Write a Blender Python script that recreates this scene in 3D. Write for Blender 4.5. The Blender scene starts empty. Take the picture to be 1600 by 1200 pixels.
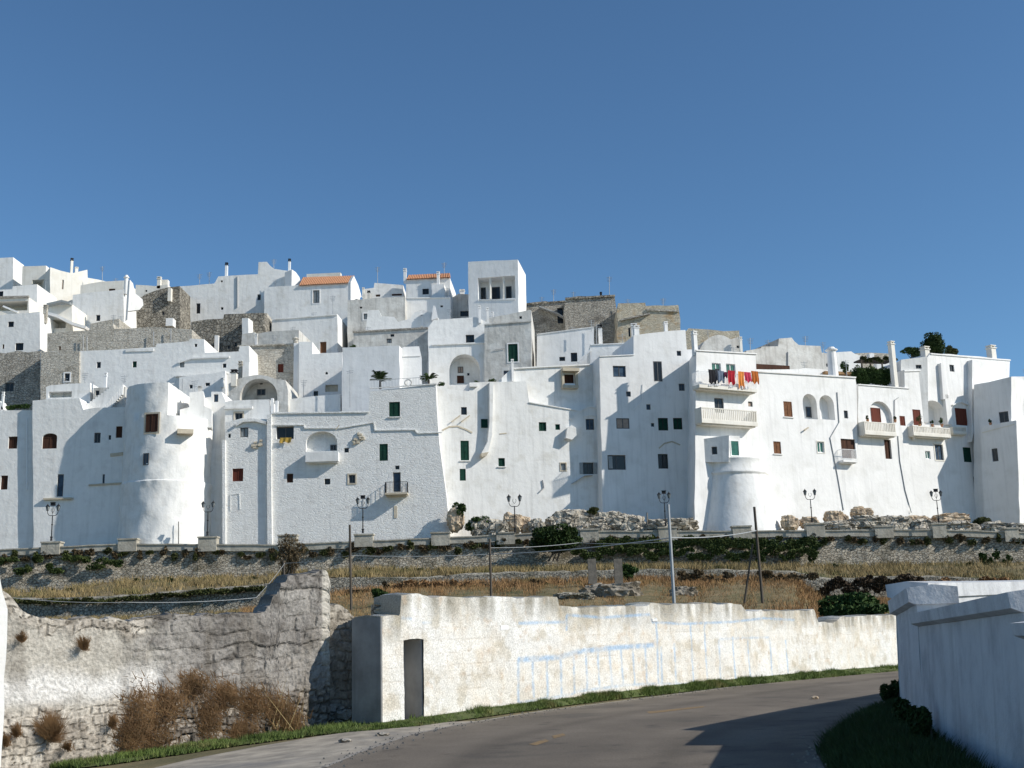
import bpy, bmesh, math, random
import numpy as np
from mathutils import Vector, Matrix
from mathutils.geometry import tessellate_polygon
random.seed(7); RN = np.random.RandomState(11)
SC = bpy.context.scene
COL = SC.collection

# ------------------------------------------------------------------ camera
FPX = 1820.0
HOR = 985.0
CAMP = Vector((0, 0, 2.2))
pitch = math.atan((HOR - 600) / FPX); roll = math.radians(1.6)
Fd = Vector((0, math.cos(pitch), math.sin(pitch)))
X0 = Vector((1, 0, 0)); U0 = Vector((0, -math.sin(pitch), math.cos(pitch)))
Rd = X0 * math.cos(roll) - U0 * math.sin(roll)
Ud = X0 * math.sin(roll) + U0 * math.cos(roll)
cam = bpy.data.cameras.new('camera'); camo = bpy.data.objects.new('camera', cam); COL.objects.link(camo)
cam.sensor_width = 36; cam.lens = FPX / 1600 * 36; cam.clip_start = 0.1; cam.clip_end = 6000
m = Matrix((Rd, Ud, -Fd)).transposed().to_4x4(); m.translation = CAMP
camo.matrix_world = m
SC.camera = camo

# ------------------------------------------------------------------ light
L = Vector((-0.80, 0.25, -0.546)).normalized()          # the way the sunlight travels
sun = bpy.data.lights.new('sun', 'SUN'); sun.energy = 4.75; sun.angle = math.radians(0.53); sun.color = (1.0, 0.95, 0.86)
suno = bpy.data.objects.new('sun', sun); COL.objects.link(suno)
suno.rotation_euler = L.to_track_quat('-Z', 'Y').to_euler()
w = bpy.data.worlds.new('World'); SC.world = w; w.use_nodes = True
nt = w.node_tree; bg = nt.nodes['Background']; sk = nt.nodes.new('ShaderNodeTexSky')
sk.sky_type = 'NISHITA'; sk.sun_disc = False
S = -L
sk.sun_elevation = math.asin(S.z); sk.sun_rotation = math.atan2(S.x, S.y)
sk.altitude = 0; sk.air_density = .85; sk.dust_density = 0.15; sk.ozone_density = 7.0
tn = nt.nodes.new('ShaderNodeMix'); tn.data_type = 'RGBA'; tn.blend_type = 'MULTIPLY'; tn.inputs[0].default_value = 1; tn.inputs[7].default_value = (.94, 1.03, .95, 1)
nt.links.new(sk.outputs[0], tn.inputs[6]); nt.links.new(tn.outputs[2], bg.inputs[0]); bg.inputs[1].default_value = 0.131
SC.view_settings.view_transform = 'Standard'; SC.view_settings.look = 'None'
SC.view_settings.exposure = 0.02; SC.view_settings.gamma = 1.0
SC.render.engine = 'CYCLES'; SC.cycles.max_bounces = 6

# ------------------------------------------------------------------ mapping helpers
def ray(px, py):
    return (Fd * FPX + Rd * (px - 800) - Ud * (py - 600)).normalized()
def atY(px, py, Y):
    d = ray(px, py); return CAMP + d * (Y / d.y)
def gz(x, y=0):
    if x > -3.5: return 0.0
    return max(-1.8, 0.07 * (x + 3.5))
def G(px, py):
    d = ray(px, py); t = -CAMP.z / d.z
    for _ in range(12):
        p = CAMP + d * t; t = (gz(p.x, p.y) - CAMP.z) / d.z
    return CAMP + d * t

class PL:
    """a vertical plane: passes px0 at distance Y0; th > 0 turns it to face right"""
    def __init__(s, px0, Y0, th=0.0):
        s.th = math.radians(th)
        d = ray(px0, HOR - 150); s.o = CAMP + d * (Y0 / d.y); s.o.z = 0
        s.t = Vector((math.cos(s.th), math.sin(s.th), 0)); s.n = Vector((math.sin(s.th), -math.cos(s.th), 0))
    def pt(s, px, py, off=0.0):
        d = ray(px, py); o = s.o + s.n * off
        return CAMP + d * ((o - CAMP).dot(s.n) / d.dot(s.n))
    def uv(s, px, py, off=0.0):
        p = s.pt(px, py, off); return ((p - s.o).dot(s.t), p.z)
    def P(s, u, v, w=0.0):
        return s.o + s.t * u + s.n * w + Vector((0, 0, v))

class MB:
    def __init__(s): s.v = []; s.f = []; s.m = []
    def add(s, vs, fs, mi=0):
        n = len(s.v); s.v += [tuple(v) for v in vs]
        for f in fs: s.f.append(tuple(n + i for i in f)); s.m.append(mi)
    def box(s, pl, u0, u1, v0, v1, w0, w1, mi=0):
        vs = [pl.P(u, v, w) for w in (w0, w1) for v in (v0, v1) for u in (u0, u1)]
        s.add(vs, [(0, 1, 3, 2), (4, 6, 7, 5), (0, 4, 5, 1), (2, 3, 7, 6), (0, 2, 6, 4), (1, 5, 7, 3)], mi)
    def cube(s, c, dx, dy, dz, mi=0, top=1.0):
        c = Vector(c); vs = []
        for z, k in ((0, 1), (1, top)):
            for a, b in ((-1, -1), (1, -1), (1, 1), (-1, 1)): vs.append(c + Vector((a * dx / 2 * k, b * dy / 2 * k, z * dz)))
        s.add(vs, [(3, 2, 1, 0), (4, 5, 6, 7), (0, 1, 5, 4), (1, 2, 6, 5), (2, 3, 7, 6), (3, 0, 4, 7)], mi)
    def tube(s, a, b, r0, r1=None, n=8, mi=0):
        a = Vector(a); b = Vector(b); r1 = r0 if r1 is None else r1
        d = (b - a).normalized(); x = d.orthogonal().normalized(); y = d.cross(x)
        vs = [p + (x * math.cos(k * 2 * math.pi / n) + y * math.sin(k * 2 * math.pi / n)) * r for p, r in ((a, r0), (b, r1)) for k in range(n)]
        s.add(vs, [(k, (k + 1) % n, n + (k + 1) % n, n + k) for k in range(n)] + [tuple(range(n))[::-1], tuple(range(n, 2 * n))], mi)
    def path(s, pts, r, n=6, mi=0):
        for a, b in zip(pts[:-1], pts[1:]): s.tube(a, b, r, r, n, mi)
    def prism(s, pl, poly, w0, w1, mi=0, holes=(), hole_depth=None, skew=0.0):
        """poly: list of (u,v); front at w1, back at w0, optional holes cut in the front face"""
        loops = [[Vector((a, b, 0)) for a, b in poly]] + [[Vector((a, b, 0)) for a, b in h] for h in holes]
        flat = [p for l in loops for p in l]
        tri = tessellate_polygon(loops)
        n0 = len(s.v); s.v += [tuple(pl.P(p.x, p.y, w1)) for p in flat]
        for t in tri:
            a, b, c = (flat[i] for i in t)
            if (b - a).cross(c - a).z < 0: t = (t[0], t[2], t[1])
            s.f.append(tuple(n0 + i for i in t)); s.m.append(mi)
        n = len(poly); n1 = len(s.v); s.v += [tuple(pl.P(a + skew, b, w0)) for a, b in poly]
        ar = sum(poly[i][0] * poly[(i + 1) % n][1] - poly[(i + 1) % n][0] * poly[i][1] for i in range(n))
        for i in range(n):
            j = (i + 1) % n; q = (n0 + i, n1 + i, n1 + j, n0 + j)
            s.f.append(q if ar > 0 else q[::-1]); s.m.append(mi)
        if not holes or True:
            for t in tessellate_polygon([loops[0]]):
                a, b, c = (flat[i] for i in t)
                if (b - a).cross(c - a).z > 0: t = (t[0], t[2], t[1])
                s.f.append(tuple(n1 + i for i in t)); s.m.append(mi)
        k = n
        for hi, h in enumerate(holes):
            hd = hole_depth[hi]; m_ = len(h); n2 = len(s.v); s.v += [tuple(pl.P(a, b, w1 - hd)) for a, b in h]
            ar = sum(h[i][0] * h[(i + 1) % m_][1] - h[(i + 1) % m_][0] * h[i][1] for i in range(m_))
            for i in range(m_):
                j = (i + 1) % m_; q = (n0 + k + i, n0 + k + j, n2 + j, n2 + i)
                s.f.append(q if ar > 0 else q[::-1]); s.m.append(mi)
            s.f.append(tuple(n2 + i for i in range(m_))); s.m.append(mi)      # back of the recess
            k += m_
    def build(s, name, mats, parent=None, base=None, smooth=False):
        base = Vector(base) if base is not None else Vector((0, 0, 0))
        me = bpy.data.meshes.new(name); me.from_pydata([tuple(Vector(v) - base) for v in s.v], [], s.f)
        if not isinstance(mats, (list, tuple)): mats = [mats]
        for q in mats:
            if q: me.materials.append(q)
        if len(mats) > 1: me.polygons.foreach_set('material_index', s.m)
        if smooth: me.polygons.foreach_set('use_smooth', [True] * len(s.f))
        me.update()
        o = bpy.data.objects.new(name, me); COL.objects.link(o)
        if parent: o.parent = parent
        else: o.location = base
        return o

def tag(o, label=None, cat=None, group=None, kind=None):
    if label: o['label'] = label
    if cat: o['category'] = cat
    if group: o['group'] = group
    if kind: o['kind'] = kind
    return o
def empty(name, loc, label, cat, group=None):
    o = bpy.data.objects.new(name, None); COL.objects.link(o); o.location = loc; o.empty_display_size = 0.3
    return tag(o, label, cat, group)
def copy_tree(o, parent=None):
    c = o.copy(); COL.objects.link(c)
    if parent: c.parent = parent
    for ch in list(o.children): copy_tree(ch, c)
    return c

# ------------------------------------------------------------------ materials
def mat(name, c1, c2=None, scale=1.0, rough=0.9, bump=0.0, bscale=3.0, bdist=0.1, c3=None, s3=0.25, stretch=None, vor=0.0, vscale=2.0, spec=0.2, detail=6, lo=.35, hi=.65, streak=0.0):
    m = bpy.data.materials.new(name); m.use_nodes = True; t = m.node_tree; b = t.nodes['Principled BSDF']
    b.inputs['Roughness'].default_value = rough; b.inputs['Specular IOR Level'].default_value = spec
    b.inputs['Base Color'].default_value = (*c1, 1)
    N = t.nodes.new; K = t.links.new
    tc = N('ShaderNodeTexCoord'); mp = N('ShaderNodeMapping'); K(tc.outputs['Object'], mp.inputs[0])
    if stretch: mp.inputs['Scale'].default_value = stretch
    def noise(sc, det=6, src=mp):
        n = N('ShaderNodeTexNoise'); n.inputs['Scale'].default_value = sc; n.inputs['Detail'].default_value = det; n.inputs['Roughness'].default_value = .6; K(src.outputs[0], n.inputs['Vector']); return n
    def ramp(src, a, b_):
        r = N('ShaderNodeMapRange'); r.inputs[1].default_value = a; r.inputs[2].default_value = b_; K(src, r.inputs[0]); return r.outputs[0]
    def mix(f, a, b_):
        x = N('ShaderNodeMix'); x.data_type = 'RGBA'
        if isinstance(f, float): x.inputs[0].default_value = f
        else: K(f, x.inputs[0])
        for i, c in ((6, a), (7, b_)):
            if isinstance(c, tuple): x.inputs[i].default_value = (*c, 1)
            else: K(c, x.inputs[i])
        return x.outputs[2]
    col = c1
    if c2: col = mix(ramp(noise(scale, detail).outputs[0], lo, hi), c1, c2)
    if c3: col = mix(ramp(noise(s3, 5).outputs[0], .52, .72), col, c3)
    if streak:
        mp2 = N('ShaderNodeMapping'); K(tc.outputs['Object'], mp2.inputs[0]); mp2.inputs['Scale'].default_value = (1.6, 1.6, .12)
        sn = noise(1.3, 5, mp2); q = N('ShaderNodeMath'); q.operation = 'MULTIPLY'; q.inputs[1].default_value = streak; K(ramp(sn.outputs[0], .5, .75), q.inputs[0])
        col = mix(q.outputs[0], col, tuple(x * .55 for x in (c2 or c1)))
    if vor:
        v = N('ShaderNodeTexVoronoi'); v.inputs['Scale'].default_value = vscale; v.feature = 'DISTANCE_TO_EDGE'
        wn = noise(2.5, 3); ad = N('ShaderNodeVectorMath'); ad.operation = 'MULTIPLY_ADD'; ad.inputs[1].default_value = (.25, .25, .25); K(wn.outputs['Color'], ad.inputs[0]); K(mp.outputs[0], ad.inputs[2]); K(ad.outputs[0], v.inputs['Vector'])
        ve = ramp(v.outputs['Distance'], 0.0, .09)
        inv = N('ShaderNodeMath'); inv.operation = 'SUBTRACT'; inv.inputs[0].default_value = 1; K(ve, inv.inputs[1])
        sc_ = N('ShaderNodeMath'); sc_.operation = 'MULTIPLY'; sc_.inputs[1].default_value = vor; K(inv.outputs[0], sc_.inputs[0])
        v2 = N('ShaderNodeTexVoronoi'); v2.inputs['Scale'].default_value = vscale; K(ad.outputs[0], v2.inputs['Vector'])
        hs = N('ShaderNodeSeparateColor'); K(v2.outputs['Color'], hs.inputs[0])
        q2 = N('ShaderNodeMath'); q2.operation = 'MULTIPLY'; q2.inputs[1].default_value = .45 * min(1, vor * 1.5); K(hs.outputs[0], q2.inputs[0])
        base = c2 or c1
        col = mix(q2.outputs[0], col, tuple(x * .62 for x in base))
        col = mix(sc_.outputs[0], col, tuple(x * .3 for x in base))
    if not isinstance(col, tuple): K(col, b.inputs['Base Color'])
    if bump:
        bn = noise(bscale, 8); h = bn.outputs[0]
        if vor:
            a2 = N('ShaderNodeMath'); a2.operation = 'MULTIPLY_ADD'; a2.inputs[1].default_value = .8; K(ve, a2.inputs[0]); K(h, a2.inputs[2]); h = a2.outputs[0]
        bp = N('ShaderNodeBump'); bp.inputs['Strength'].default_value = bump; bp.inputs['Distance'].default_value = bdist; K(h, bp.inputs['Height']); K(bp.outputs[0], b.inputs['Normal'])
    return m

def vmat(name, rough=.95, bump=.5, bscale=25, bdist=.02):
    """albedo from the mesh's own colour attribute, with fine grain on top"""
    m = bpy.data.materials.new(name); m.use_nodes = True; t = m.node_tree; b = t.nodes['Principled BSDF']
    b.inputs['Roughness'].default_value = rough; b.inputs['Specular IOR Level'].default_value = .15
    a = t.nodes.new('ShaderNodeVertexColor'); a.layer_name = 'albedo'
    tc = t.nodes.new('ShaderNodeTexCoord'); n = t.nodes.new('ShaderNodeTexNoise'); n.inputs['Scale'].default_value = bscale; n.inputs['Detail'].default_value = 8
    t.links.new(tc.outputs['Object'], n.inputs['Vector'])
    r = t.nodes.new('ShaderNodeMapRange'); r.inputs[1].default_value = .3; r.inputs[2].default_value = .7; r.inputs[3].default_value = .72; r.inputs[4].default_value = 1.22; t.links.new(n.outputs[0], r.inputs[0])
    mx = t.nodes.new('ShaderNodeVectorMath'); mx.operation = 'SCALE'; t.links.new(a.outputs[0], mx.inputs[0]); t.links.new(r.outputs[0], mx.inputs['Scale'])
    t.links.new(mx.outputs[0], b.inputs['Base Color'])
    bp = t.nodes.new('ShaderNodeBump'); bp.inputs['Strength'].default_value = bump; bp.inputs['Distance'].default_value = bdist
    t.links.new(n.outputs[0], bp.inputs['Height']); t.links.new(bp.outputs[0], b.inputs['Normal'])
    return m

WH = mat('whitewash', (.84, .83, .80), (.80, .79, .76), .35, bump=.3, bscale=1.1, bdist=.2, c3=(.70, .68, .63), s3=.7, streak=.38)
WR = mat('rough_whitewash', (.86, .85, .82), (.80, .79, .76), .9, bump=.28, bscale=1.6, bdist=.2, c3=(.73, .71, .68), s3=.8, streak=.25)
WB = mat('coursed_whitewash', (.86, .85, .82), (.80, .79, .76), .9, bump=.45, bscale=2.2, bdist=.10, c3=(.72, .70, .67), s3=.7, streak=.25, vor=.03, vscale=2.3, stretch=(1, 1, 1.9))
WS = mat('smooth_white_paint', (.86, .85, .83), (.79, .78, .76), .25, bump=.3, bscale=.9, bdist=.18, streak=.3, c3=(.74, .73, .70), s3=.5)
WG = mat('weathered_whitewash', (.68, .67, .63), (.52, .50, .46), .6, bump=.5, bscale=1.6, bdist=.15, c3=(.38, .36, .32), s3=.5, streak=.6)
CR = mat('cream_plaster', (.82, .79, .72), (.72, .68, .60), .5, bump=.3, bscale=1.5, bdist=.1, streak=.3)
ST = mat('grey_stone', (.58, .54, .47), (.38, .35, .30), .8, bump=.9, bscale=2.2, bdist=.2, c3=(.20, .185, .16), s3=.35, streak=.6, vor=.22, vscale=2.2, stretch=(1, 1, 1.7))
STL = mat('pale_stone', (.64, .60, .52), (.50, .46, .39), .9, bump=.8, bscale=2.0, bdist=.15, c3=(.30, .27, .22), s3=.5, streak=.45, vor=.16, vscale=2.2, stretch=(1, 1, 1.7))
SD = mat('dark_rubble', (.42, .385, .32), (.24, .22, .185), 1.2, bump=1.0, bscale=1.5, bdist=.3, c3=(.12, .11, .09), s3=.6, vor=.3, vscale=2.0, streak=.5)
ST2 = mat('tan_stone', (.66, .60, .48), (.50, .44, .33), .9, bump=.7, bscale=1.8, bdist=.15, c3=(.50, .33, .17), s3=.5, streak=.3, vor=.14, vscale=2.0, stretch=(1, 1, 1.7))
TILE = mat('terracotta_tiles', (.56, .28, .15), (.42, .21, .12), 2.5, bump=.6, bscale=6, bdist=.08)
DK = mat('dark_glass', (.012, .014, .016), rough=.25, spec=.5)
BLK = mat('black_iron', (.02, .02, .022), rough=.55)
FRB = mat('grey_window_frame', (.12, .12, .12), rough=.6)
BRN = mat('brown_wood', (.085, .04, .025), (.05, .025, .018), 6, stretch=(1, 1, .1))
RED = mat('red_wood', (.16, .045, .03), (.10, .03, .02), 6, stretch=(1, 1, .1))
GRN = mat('dark_green_paint', (.012, .06, .04), (.008, .035, .025), 4)
GRG = mat('green_glazing', (.04, .17, .13), (.02, .08, .07), 3, rough=.4)
BLU = mat('blue_grey_glazing', (.06, .10, .15), (.03, .05, .08), 2, rough=.35)
GRY = mat('grey_shutter_paint', (.35, .37, .37), (.28, .30, .30), 4)
OCH = mat('oak_wood', (.21, .10, .05), (.14, .065, .035), 4)
PAL = mat('pale_wood', (.42, .33, .27), (.33, .25, .2), 4)
BEI = mat('beige_stone_trim', (.62, .55, .43), (.5, .43, .33), 2)
PIPE = mat('grey_pipe_paint', (.42, .42, .42), rough=.6)
PIPW = mat('white_pipe_paint', (.85, .85, .84), rough=.5)
METG = mat('galvanised_metal', (.42, .44, .45), (.34, .35, .36), 2, rough=.5)
WOODP = mat('weathered_pole_wood', (.12, .10, .08), (.07, .06, .05), 3, stretch=(1, 1, .1))
RCK = mat('limestone_rock', (.66, .60, .50), (.48, .43, .35), 1.1, bump=1.0, bscale=2.2, bdist=.3, c3=(.17, .16, .14), s3=.9, vor=.3, vscale=1.2)
RCO = mat('ochre_limestone', (.64, .52, .38), (.50, .38, .26), 1.1, bump=1.0, bscale=2.0, bdist=.3, c3=(.28, .23, .18), s3=.7)
CONC = mat('concrete_post', (.24, .215, .18), (.14, .125, .105), 2, bump=.4, bscale=5)

KIND = {  # pane, frame
 'dark': (DK, FRB), 'black': (DK, BLK), 'brown': (BRN, BRN), 'red': (RED, RED), 'green': (GRN, GRN), 'gglass': (GRG, PIPW), 'blue': (BLU, FRB),
 'grey': (GRY, FRB), 'ochre': (OCH, OCH), 'pale': (PAL, FRB), 'teal': (GRN, BLK), 'white': (WS, WS), 'beige': (BEI, BEI),
}

# ------------------------------------------------------------------ house builder
def jig(poly, amp, step=1.6):
    out = []
    n = len(poly)
    for i in range(n):
        a = poly[i]; b = poly[(i + 1) % n]; d = math.hypot(b[0] - a[0], b[1] - a[1]); k = max(1, int(d / step))
        for j in range(k):
            t = j / k; x = a[0] + (b[0] - a[0]) * t; y = a[1] + (b[1] - a[1]) * t
            if j: x += random.uniform(-amp, amp); y += random.uniform(-amp, amp)
            out.append((x, y))
    return out
def rect(pl, x0, y0, x1, y1, off=0.0, arch=False):
    um, vm = pl.uv((x0 + x1) / 2, (y0 + y1) / 2, off)
    u0 = pl.uv(x0, (y0 + y1) / 2, off)[0]; u1 = pl.uv(x1, (y0 + y1) / 2, off)[0]
    v0 = pl.uv((x0 + x1) / 2, y1, off)[1]; v1 = pl.uv((x0 + x1) / 2, y0, off)[1]
    if not arch: return [(u0, v0), (u1, v0), (u1, v1), (u0, v1)]
    r = (u1 - u0) / 2; h = min(r, (v1 - v0)) if arch is True else (v1 - v0) * arch
    pts = [(u0, v0), (u1, v0)]
    for k in range(0, 13):
        a = math.pi * k / 12; pts.append((um_(u0, u1) + r * math.cos(a), v1 - h + h * math.sin(a)))
    return pts
def um_(a, b): return (a + b) / 2

class House:
    def __init__(s, name, label, cat, m, px0, Y, th, depth, outline, wins=(), group=None, amp=.05, niches=(), skew=0.0):
        s.pl = PL(px0, Y, th); pl = s.pl; amp = .2 if m in (ST, SD, ST2) else amp
        poly = [pl.uv(x, y) for x, y in outline]
        if sum(poly[i][0] * poly[(i + 1) % len(poly)][1] - poly[(i + 1) % len(poly)][0] * poly[i][1] for i in range(len(poly))) < 0: poly = poly[::-1]
        us = [p[0] for p in poly]; vs = [p[1] for p in poly]
        s.base = pl.P(sum(us) / len(us), min(vs), 0); s.m = m
        s.root = empty(name, s.base, label, cat, group)
        mb = MB(); holes = []; hd = []
        for wn in wins:
            k = wn[4]; opt = wn[5] if len(wn) > 5 else {}
            if opt.get('proud'): continue
            holes.append(rect(pl, *wn[:4], arch=opt.get('arch', False))); hd.append(opt.get('rec', .22))
        for nn in niches:
            holes.append(rect(pl, *nn[:4], arch=nn[5] if len(nn) > 5 else False)); hd.append(nn[4])
        mb.prism(pl, jig(poly, amp), -depth, 0, 0, holes, hd, skew)
        mb.build('wall', m, s.root, s.base)
        for wn in wins: s.window(*wn)
    def window(s, x0, y0, x1, y1, kind, opt=None, off=0.0):
        opt = opt or {}; pl = s.pl; pm, fm = KIND[kind]; rec = opt.get('rec', .22)
        if opt.get('proud'): w0 = off
        else: w0 = off - rec
        pts = rect(pl, x0, y0, x1, y1, off if opt.get('proud') else 0, opt.get('arch', False))
        us = [p[0] for p in pts]; vs = [p[1] for p in pts]; u0, u1, v0, v1 = min(us), max(us), min(vs), max(vs)
        door = opt.get('door'); name = 'door' if door else 'window'
        f = MB(); t = min(.09, (u1 - u0) * .12); e = .012
        a, b, c, d = u0 + e, u1 - e, v0 + e, v1 - e
        if opt.get('arch'): d = v1 - (v1 - v0) * .25
        f.box(pl, a, a + t, c, d, w0 + .005, w0 + .08); f.box(pl, b - t, b, c, d, w0 + .005, w0 + .08)
        f.box(pl, a + t, b - t, c, c + t, w0 + .005, w0 + .078); f.box(pl, a + t, b - t, d - t, d, w0 + .005, w0 + .078)
        if u1 - u0 > .7 and not door: f.box(pl, (a + b) / 2 - t * .5, (a + b) / 2 + t * .5, c + t, d - t, w0 + .005, w0 + .076)
        wo = f.build(name, fm, s.root, s.base)
        p = MB(); ins = [(u + (1 if u < (u0 + u1) / 2 else -1) * e * 1.5, v + (1 if v < (v0 + v1) / 2 else -1) * e * 1.5) for u, v in pts]
        p.prism(pl, ins, w0 + .004, w0 + .04)
        pn = p.build('panel' if kind in ('brown', 'red', 'green', 'grey', 'ochre', 'pale', 'teal', 'white', 'beige') else 'pane', pm, wo, s.base)
        pn.location = (0, 0, 0)
        if opt.get('trim'):
            q = MB(); g = opt.get('tw', .16); tm = opt['trim']
            for bb in ((u0 - g, u0 - .01, v0 - g, v1 + g), (u1 + .01, u1 + g, v0 - g, v1 + g), (u0 - .01, u1 + .01, v1 + .01, v1 + g), (u0 - .01, u1 + .01, v0 - g, v0 - .01)):
                q.box(pl, *bb, off - .05, off + .05)
            q.build('surround', tm, wo, s.base)
        if opt.get('sill'):
            q = MB(); q.box(pl, u0 - .12, u1 + .12, v0 - .12, v0 - .01, off - .04, off + .14); q.build('sill', s.m, wo, s.base)
        if opt.get('leaves'):
            for sgn in (-1, 1):
                q = MB(); ww = (u1 - u0) / 2 * .62; uu = (u0 - .02, u0 - ww) if sgn < 0 else (u1 + .02, u1 + ww)
                q.box(pl, min(uu), max(uu), v0 + .03, v1 - .03, off + .02, off + .08); q.build('shutter', opt['leaves'], wo, s.base)
        return wo
    def box(s, name, m, x0, y0, x1, y1, w0, w1, mid=None):
        r = rect(s.pl, x0, y0, x1, y1, w1 if mid is None else mid); q = MB(); q.box(s.pl, r[0][0], r[1][0], r[0][1], r[2][1], w0, w1); return q.build(name, m, s.root, s.base)
    def poly(s, name, m, pts, w0, w1, amp=0.0):
        q = MB(); pp = [s.pl.uv(x, y, w1) for x, y in pts]
        if amp: pp = jig(pp, amp)
        q.prism(s.pl, pp, w0, w1); return q.build(name, m, s.root, s.base)
    def chimney(s, x, ytop, ybot, wpx, off=-1.0, m=None, cap=None, pot=False):
        m = m or WH; r = rect(s.pl, x - wpx / 2, ytop, x + wpx / 2, ybot, off); u0, u1, v0, v1 = r[0][0], r[1][0], r[0][1], r[2][1]
        q = MB(); wd = u1 - u0; H = v1 - v0; hc = min(.45, H * .25)
        if pot:
            q.tube(s.pl.P((u0 + u1) / 2, v0 - .4, off - wd / 2), s.pl.P((u0 + u1) / 2, v1 - hc, off - wd / 2), wd * .5, wd * .42, 12)
        else: q.box(s.pl, u0 + wd * .12, u1 - wd * .12, v0 - .4, v1 - hc, off - wd * .8, off)
        c = q.build('chimney', m, s.root, s.base)
        q = MB()
        if pot:
            q.tube(s.pl.P((u0 + u1) / 2, v1 - hc, off - wd / 2), s.pl.P((u0 + u1) / 2, v1 - hc * .7, off - wd / 2), wd * .62, wd * .62, 12)
            q.tube(s.pl.P((u0 + u1) / 2, v1 - hc * .7, off - wd / 2), s.pl.P((u0 + u1) / 2, v1, off - wd / 2), wd * .5, wd * .3, 12)
        else:
            q.box(s.pl, u0, u1, v1 - hc, v1 - hc * .75, off - wd * .9, off + wd * .1)
            for a in (u0 + wd * .12, u1 - wd * .32): q.box(s.pl, a, a + wd * .2, v1 - hc * .75, v1 - hc * .25, off - wd * .75, off - wd * .05)
            q.box(s.pl, u0 + wd * .05, u1 - wd * .05, v1 - hc * .25, v1, off - wd * .85, off + wd * .05)
        q.build('chimney_cap', cap or m, c, s.base)
    def antenna(s, x, ytop, ybot, off=-2.5, bars=4):
        a = s.pl.pt(x, ybot, off); b = s.pl.pt(x, ytop, off); q = MB(); q.tube(a - Vector((0, 0, .5)), b, .05, .045, 5)
        for k in range(bars):
            z = b.z - .15 - k * .22; hw = .45 - .05 * k
            q.tube((b.x - hw, b.y + .1, z), (b.x + hw, b.y - .1, z), .03, .03, 4)
        q.build('antenna', METG, s.root, s.base)
    def pipe(s, pts, r=.07, m=None, off=.1, name='drainpipe'):
        q = MB(); q.path([s.pl.pt(x, y, off) for x, y in pts], r); return q.build(name, m or PIPE, s.root, s.base)
    def strip(s, pts, name='ledge', th=.12, proud=.1, m=None):
        q = MB(); P_ = [s.pl.uv(x, y) for x, y in pts]
        for (a, b), (c, d) in zip(P_[:-1], P_[1:]):
            dx, dy = c - a, d - b; l = math.hypot(dx, dy) or 1; nx, ny = -dy / l * th / 2, dx / l * th / 2; ex, ey = dx / l * th * .3, dy / l * th * .3
            q.prism(s.pl, [(a - ex - nx, b - ey - ny), (c + ex - nx, d + ey - ny), (c + ex + nx, d + ey + ny), (a - ex + nx, b - ey + ny)], -.03, proud + random.uniform(0, .01))
        return q.build(name, m or s.m, s.root, s.base)
    def balcony(s, x0, x1, yr, y0, y1, p, kind='stone', m=None, sm=None):
        """rail top yr, slab from y0 to y1 (pixels, measured on its front), reaching p metres out"""
        pl = s.pl; m = m or WS; r = rect(pl, x0, y0, x1, y1, p); u0, u1, vb, vt = r[0][0], r[1][0], r[0][1], r[2][1]; vr = pl.uv((x0 + x1) / 2, yr, p)[1]
        q = MB(); q.box(pl, u0, u1, vb, vt, -.02, p); q.box(pl, u0 + .1, u1 - .1, vb - .12, vb - .003, -.02, p * .75)
        b = q.build('balcony', sm or m, s.root, s.base)
        q = MB(); e = .004
        if kind == 'stone':
            q.box(pl, u0 + .02, u1 - .02, vr - .12, vr, p - .16, p - .02); q.box(pl, u0 + .03, u1 - .03, vt + e, vt + .12, p - .15, p - .03)
            for a, c in ((u0 + .02, u0 + .14), (u1 - .14, u1 - .02)):
                q.box(pl, a, c, vr - .12, vr - e, 0, p - .16 - e); q.box(pl, a, c, vt + e, vr - .13, 0, p - .16 - e)
            n = max(3, int((u1 - u0) / .27))
            for k in range(n + 1):
                u = u0 + .1 + (u1 - u0 - .2) * k / n; q.box(pl, u - .06, u + .06, vt + .12, vr - .12, p - .14, p - .05)
            q.build('balustrade', m, b, s.base)
        elif kind == 'metal':
            q.box(pl, u0 + .02, u1 - .02, vr - .05, vr, p - .08, p - .03)
            for a in (u0 + .02, u1 - .06): q.box(pl, a, a + .04, vr - .05, vr - .003, 0, p - .09)
            n = max(3, int((u1 - u0) / .16))
            for k in range(n + 1):
                u = u0 + .04 + (u1 - u0 - .08) * k / n; q.box(pl, u - .014, u + .014, vt + e, vr - .05, p - .07, p - .04)
            k = int(p / .16)
            for j in range(k):
                for a in (u0 + .03, u1 - .05): q.box(pl, a, a + .025, vt + e, vr - .05, .05 + j * .16, .075 + j * .16)
            q.build('railing', m, b, s.base)
        else:
            q.box(pl, u0 + .01, u1 - .01, vt + e, vr, p - .14, p - .012)
            for a in (u0 + .01, u1 - .13): q.box(pl, a, a + .12, vt + e, vr - .003, 0, p - .145)
            q.build('parapet', m, b, s.base)
        return b
# ------------------------------------------------------------------ the town, front row
GT = 'white houses of the hill town'
D1 = {'door': 1}
def H(*a, **k): return House(*a, **k)

h = H('house', 'low shaded white house at the left edge with two brown windows above each other', 'house', WR, 20, 131.6, 0, 9,
  [(-90, 880), (-90, 640), (45, 641), (53, 641), (53, 880)],
  [(13, 682, 27, 701, 'brown'), (1, 743, 12, 765, 'brown')], GT)
h.pipe([(41.5, 654), (42, 765)], .09, PIPW); h.pipe([(54.5, 641), (54.5, 750)], .1, PIPW, off=.25)
h.poly('parapet', WH, [(-60, 640), (-60, 628), (-3, 625), (6, 640)], -3, -1); h.chimney(4, 612, 636, 4, -1)

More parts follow.
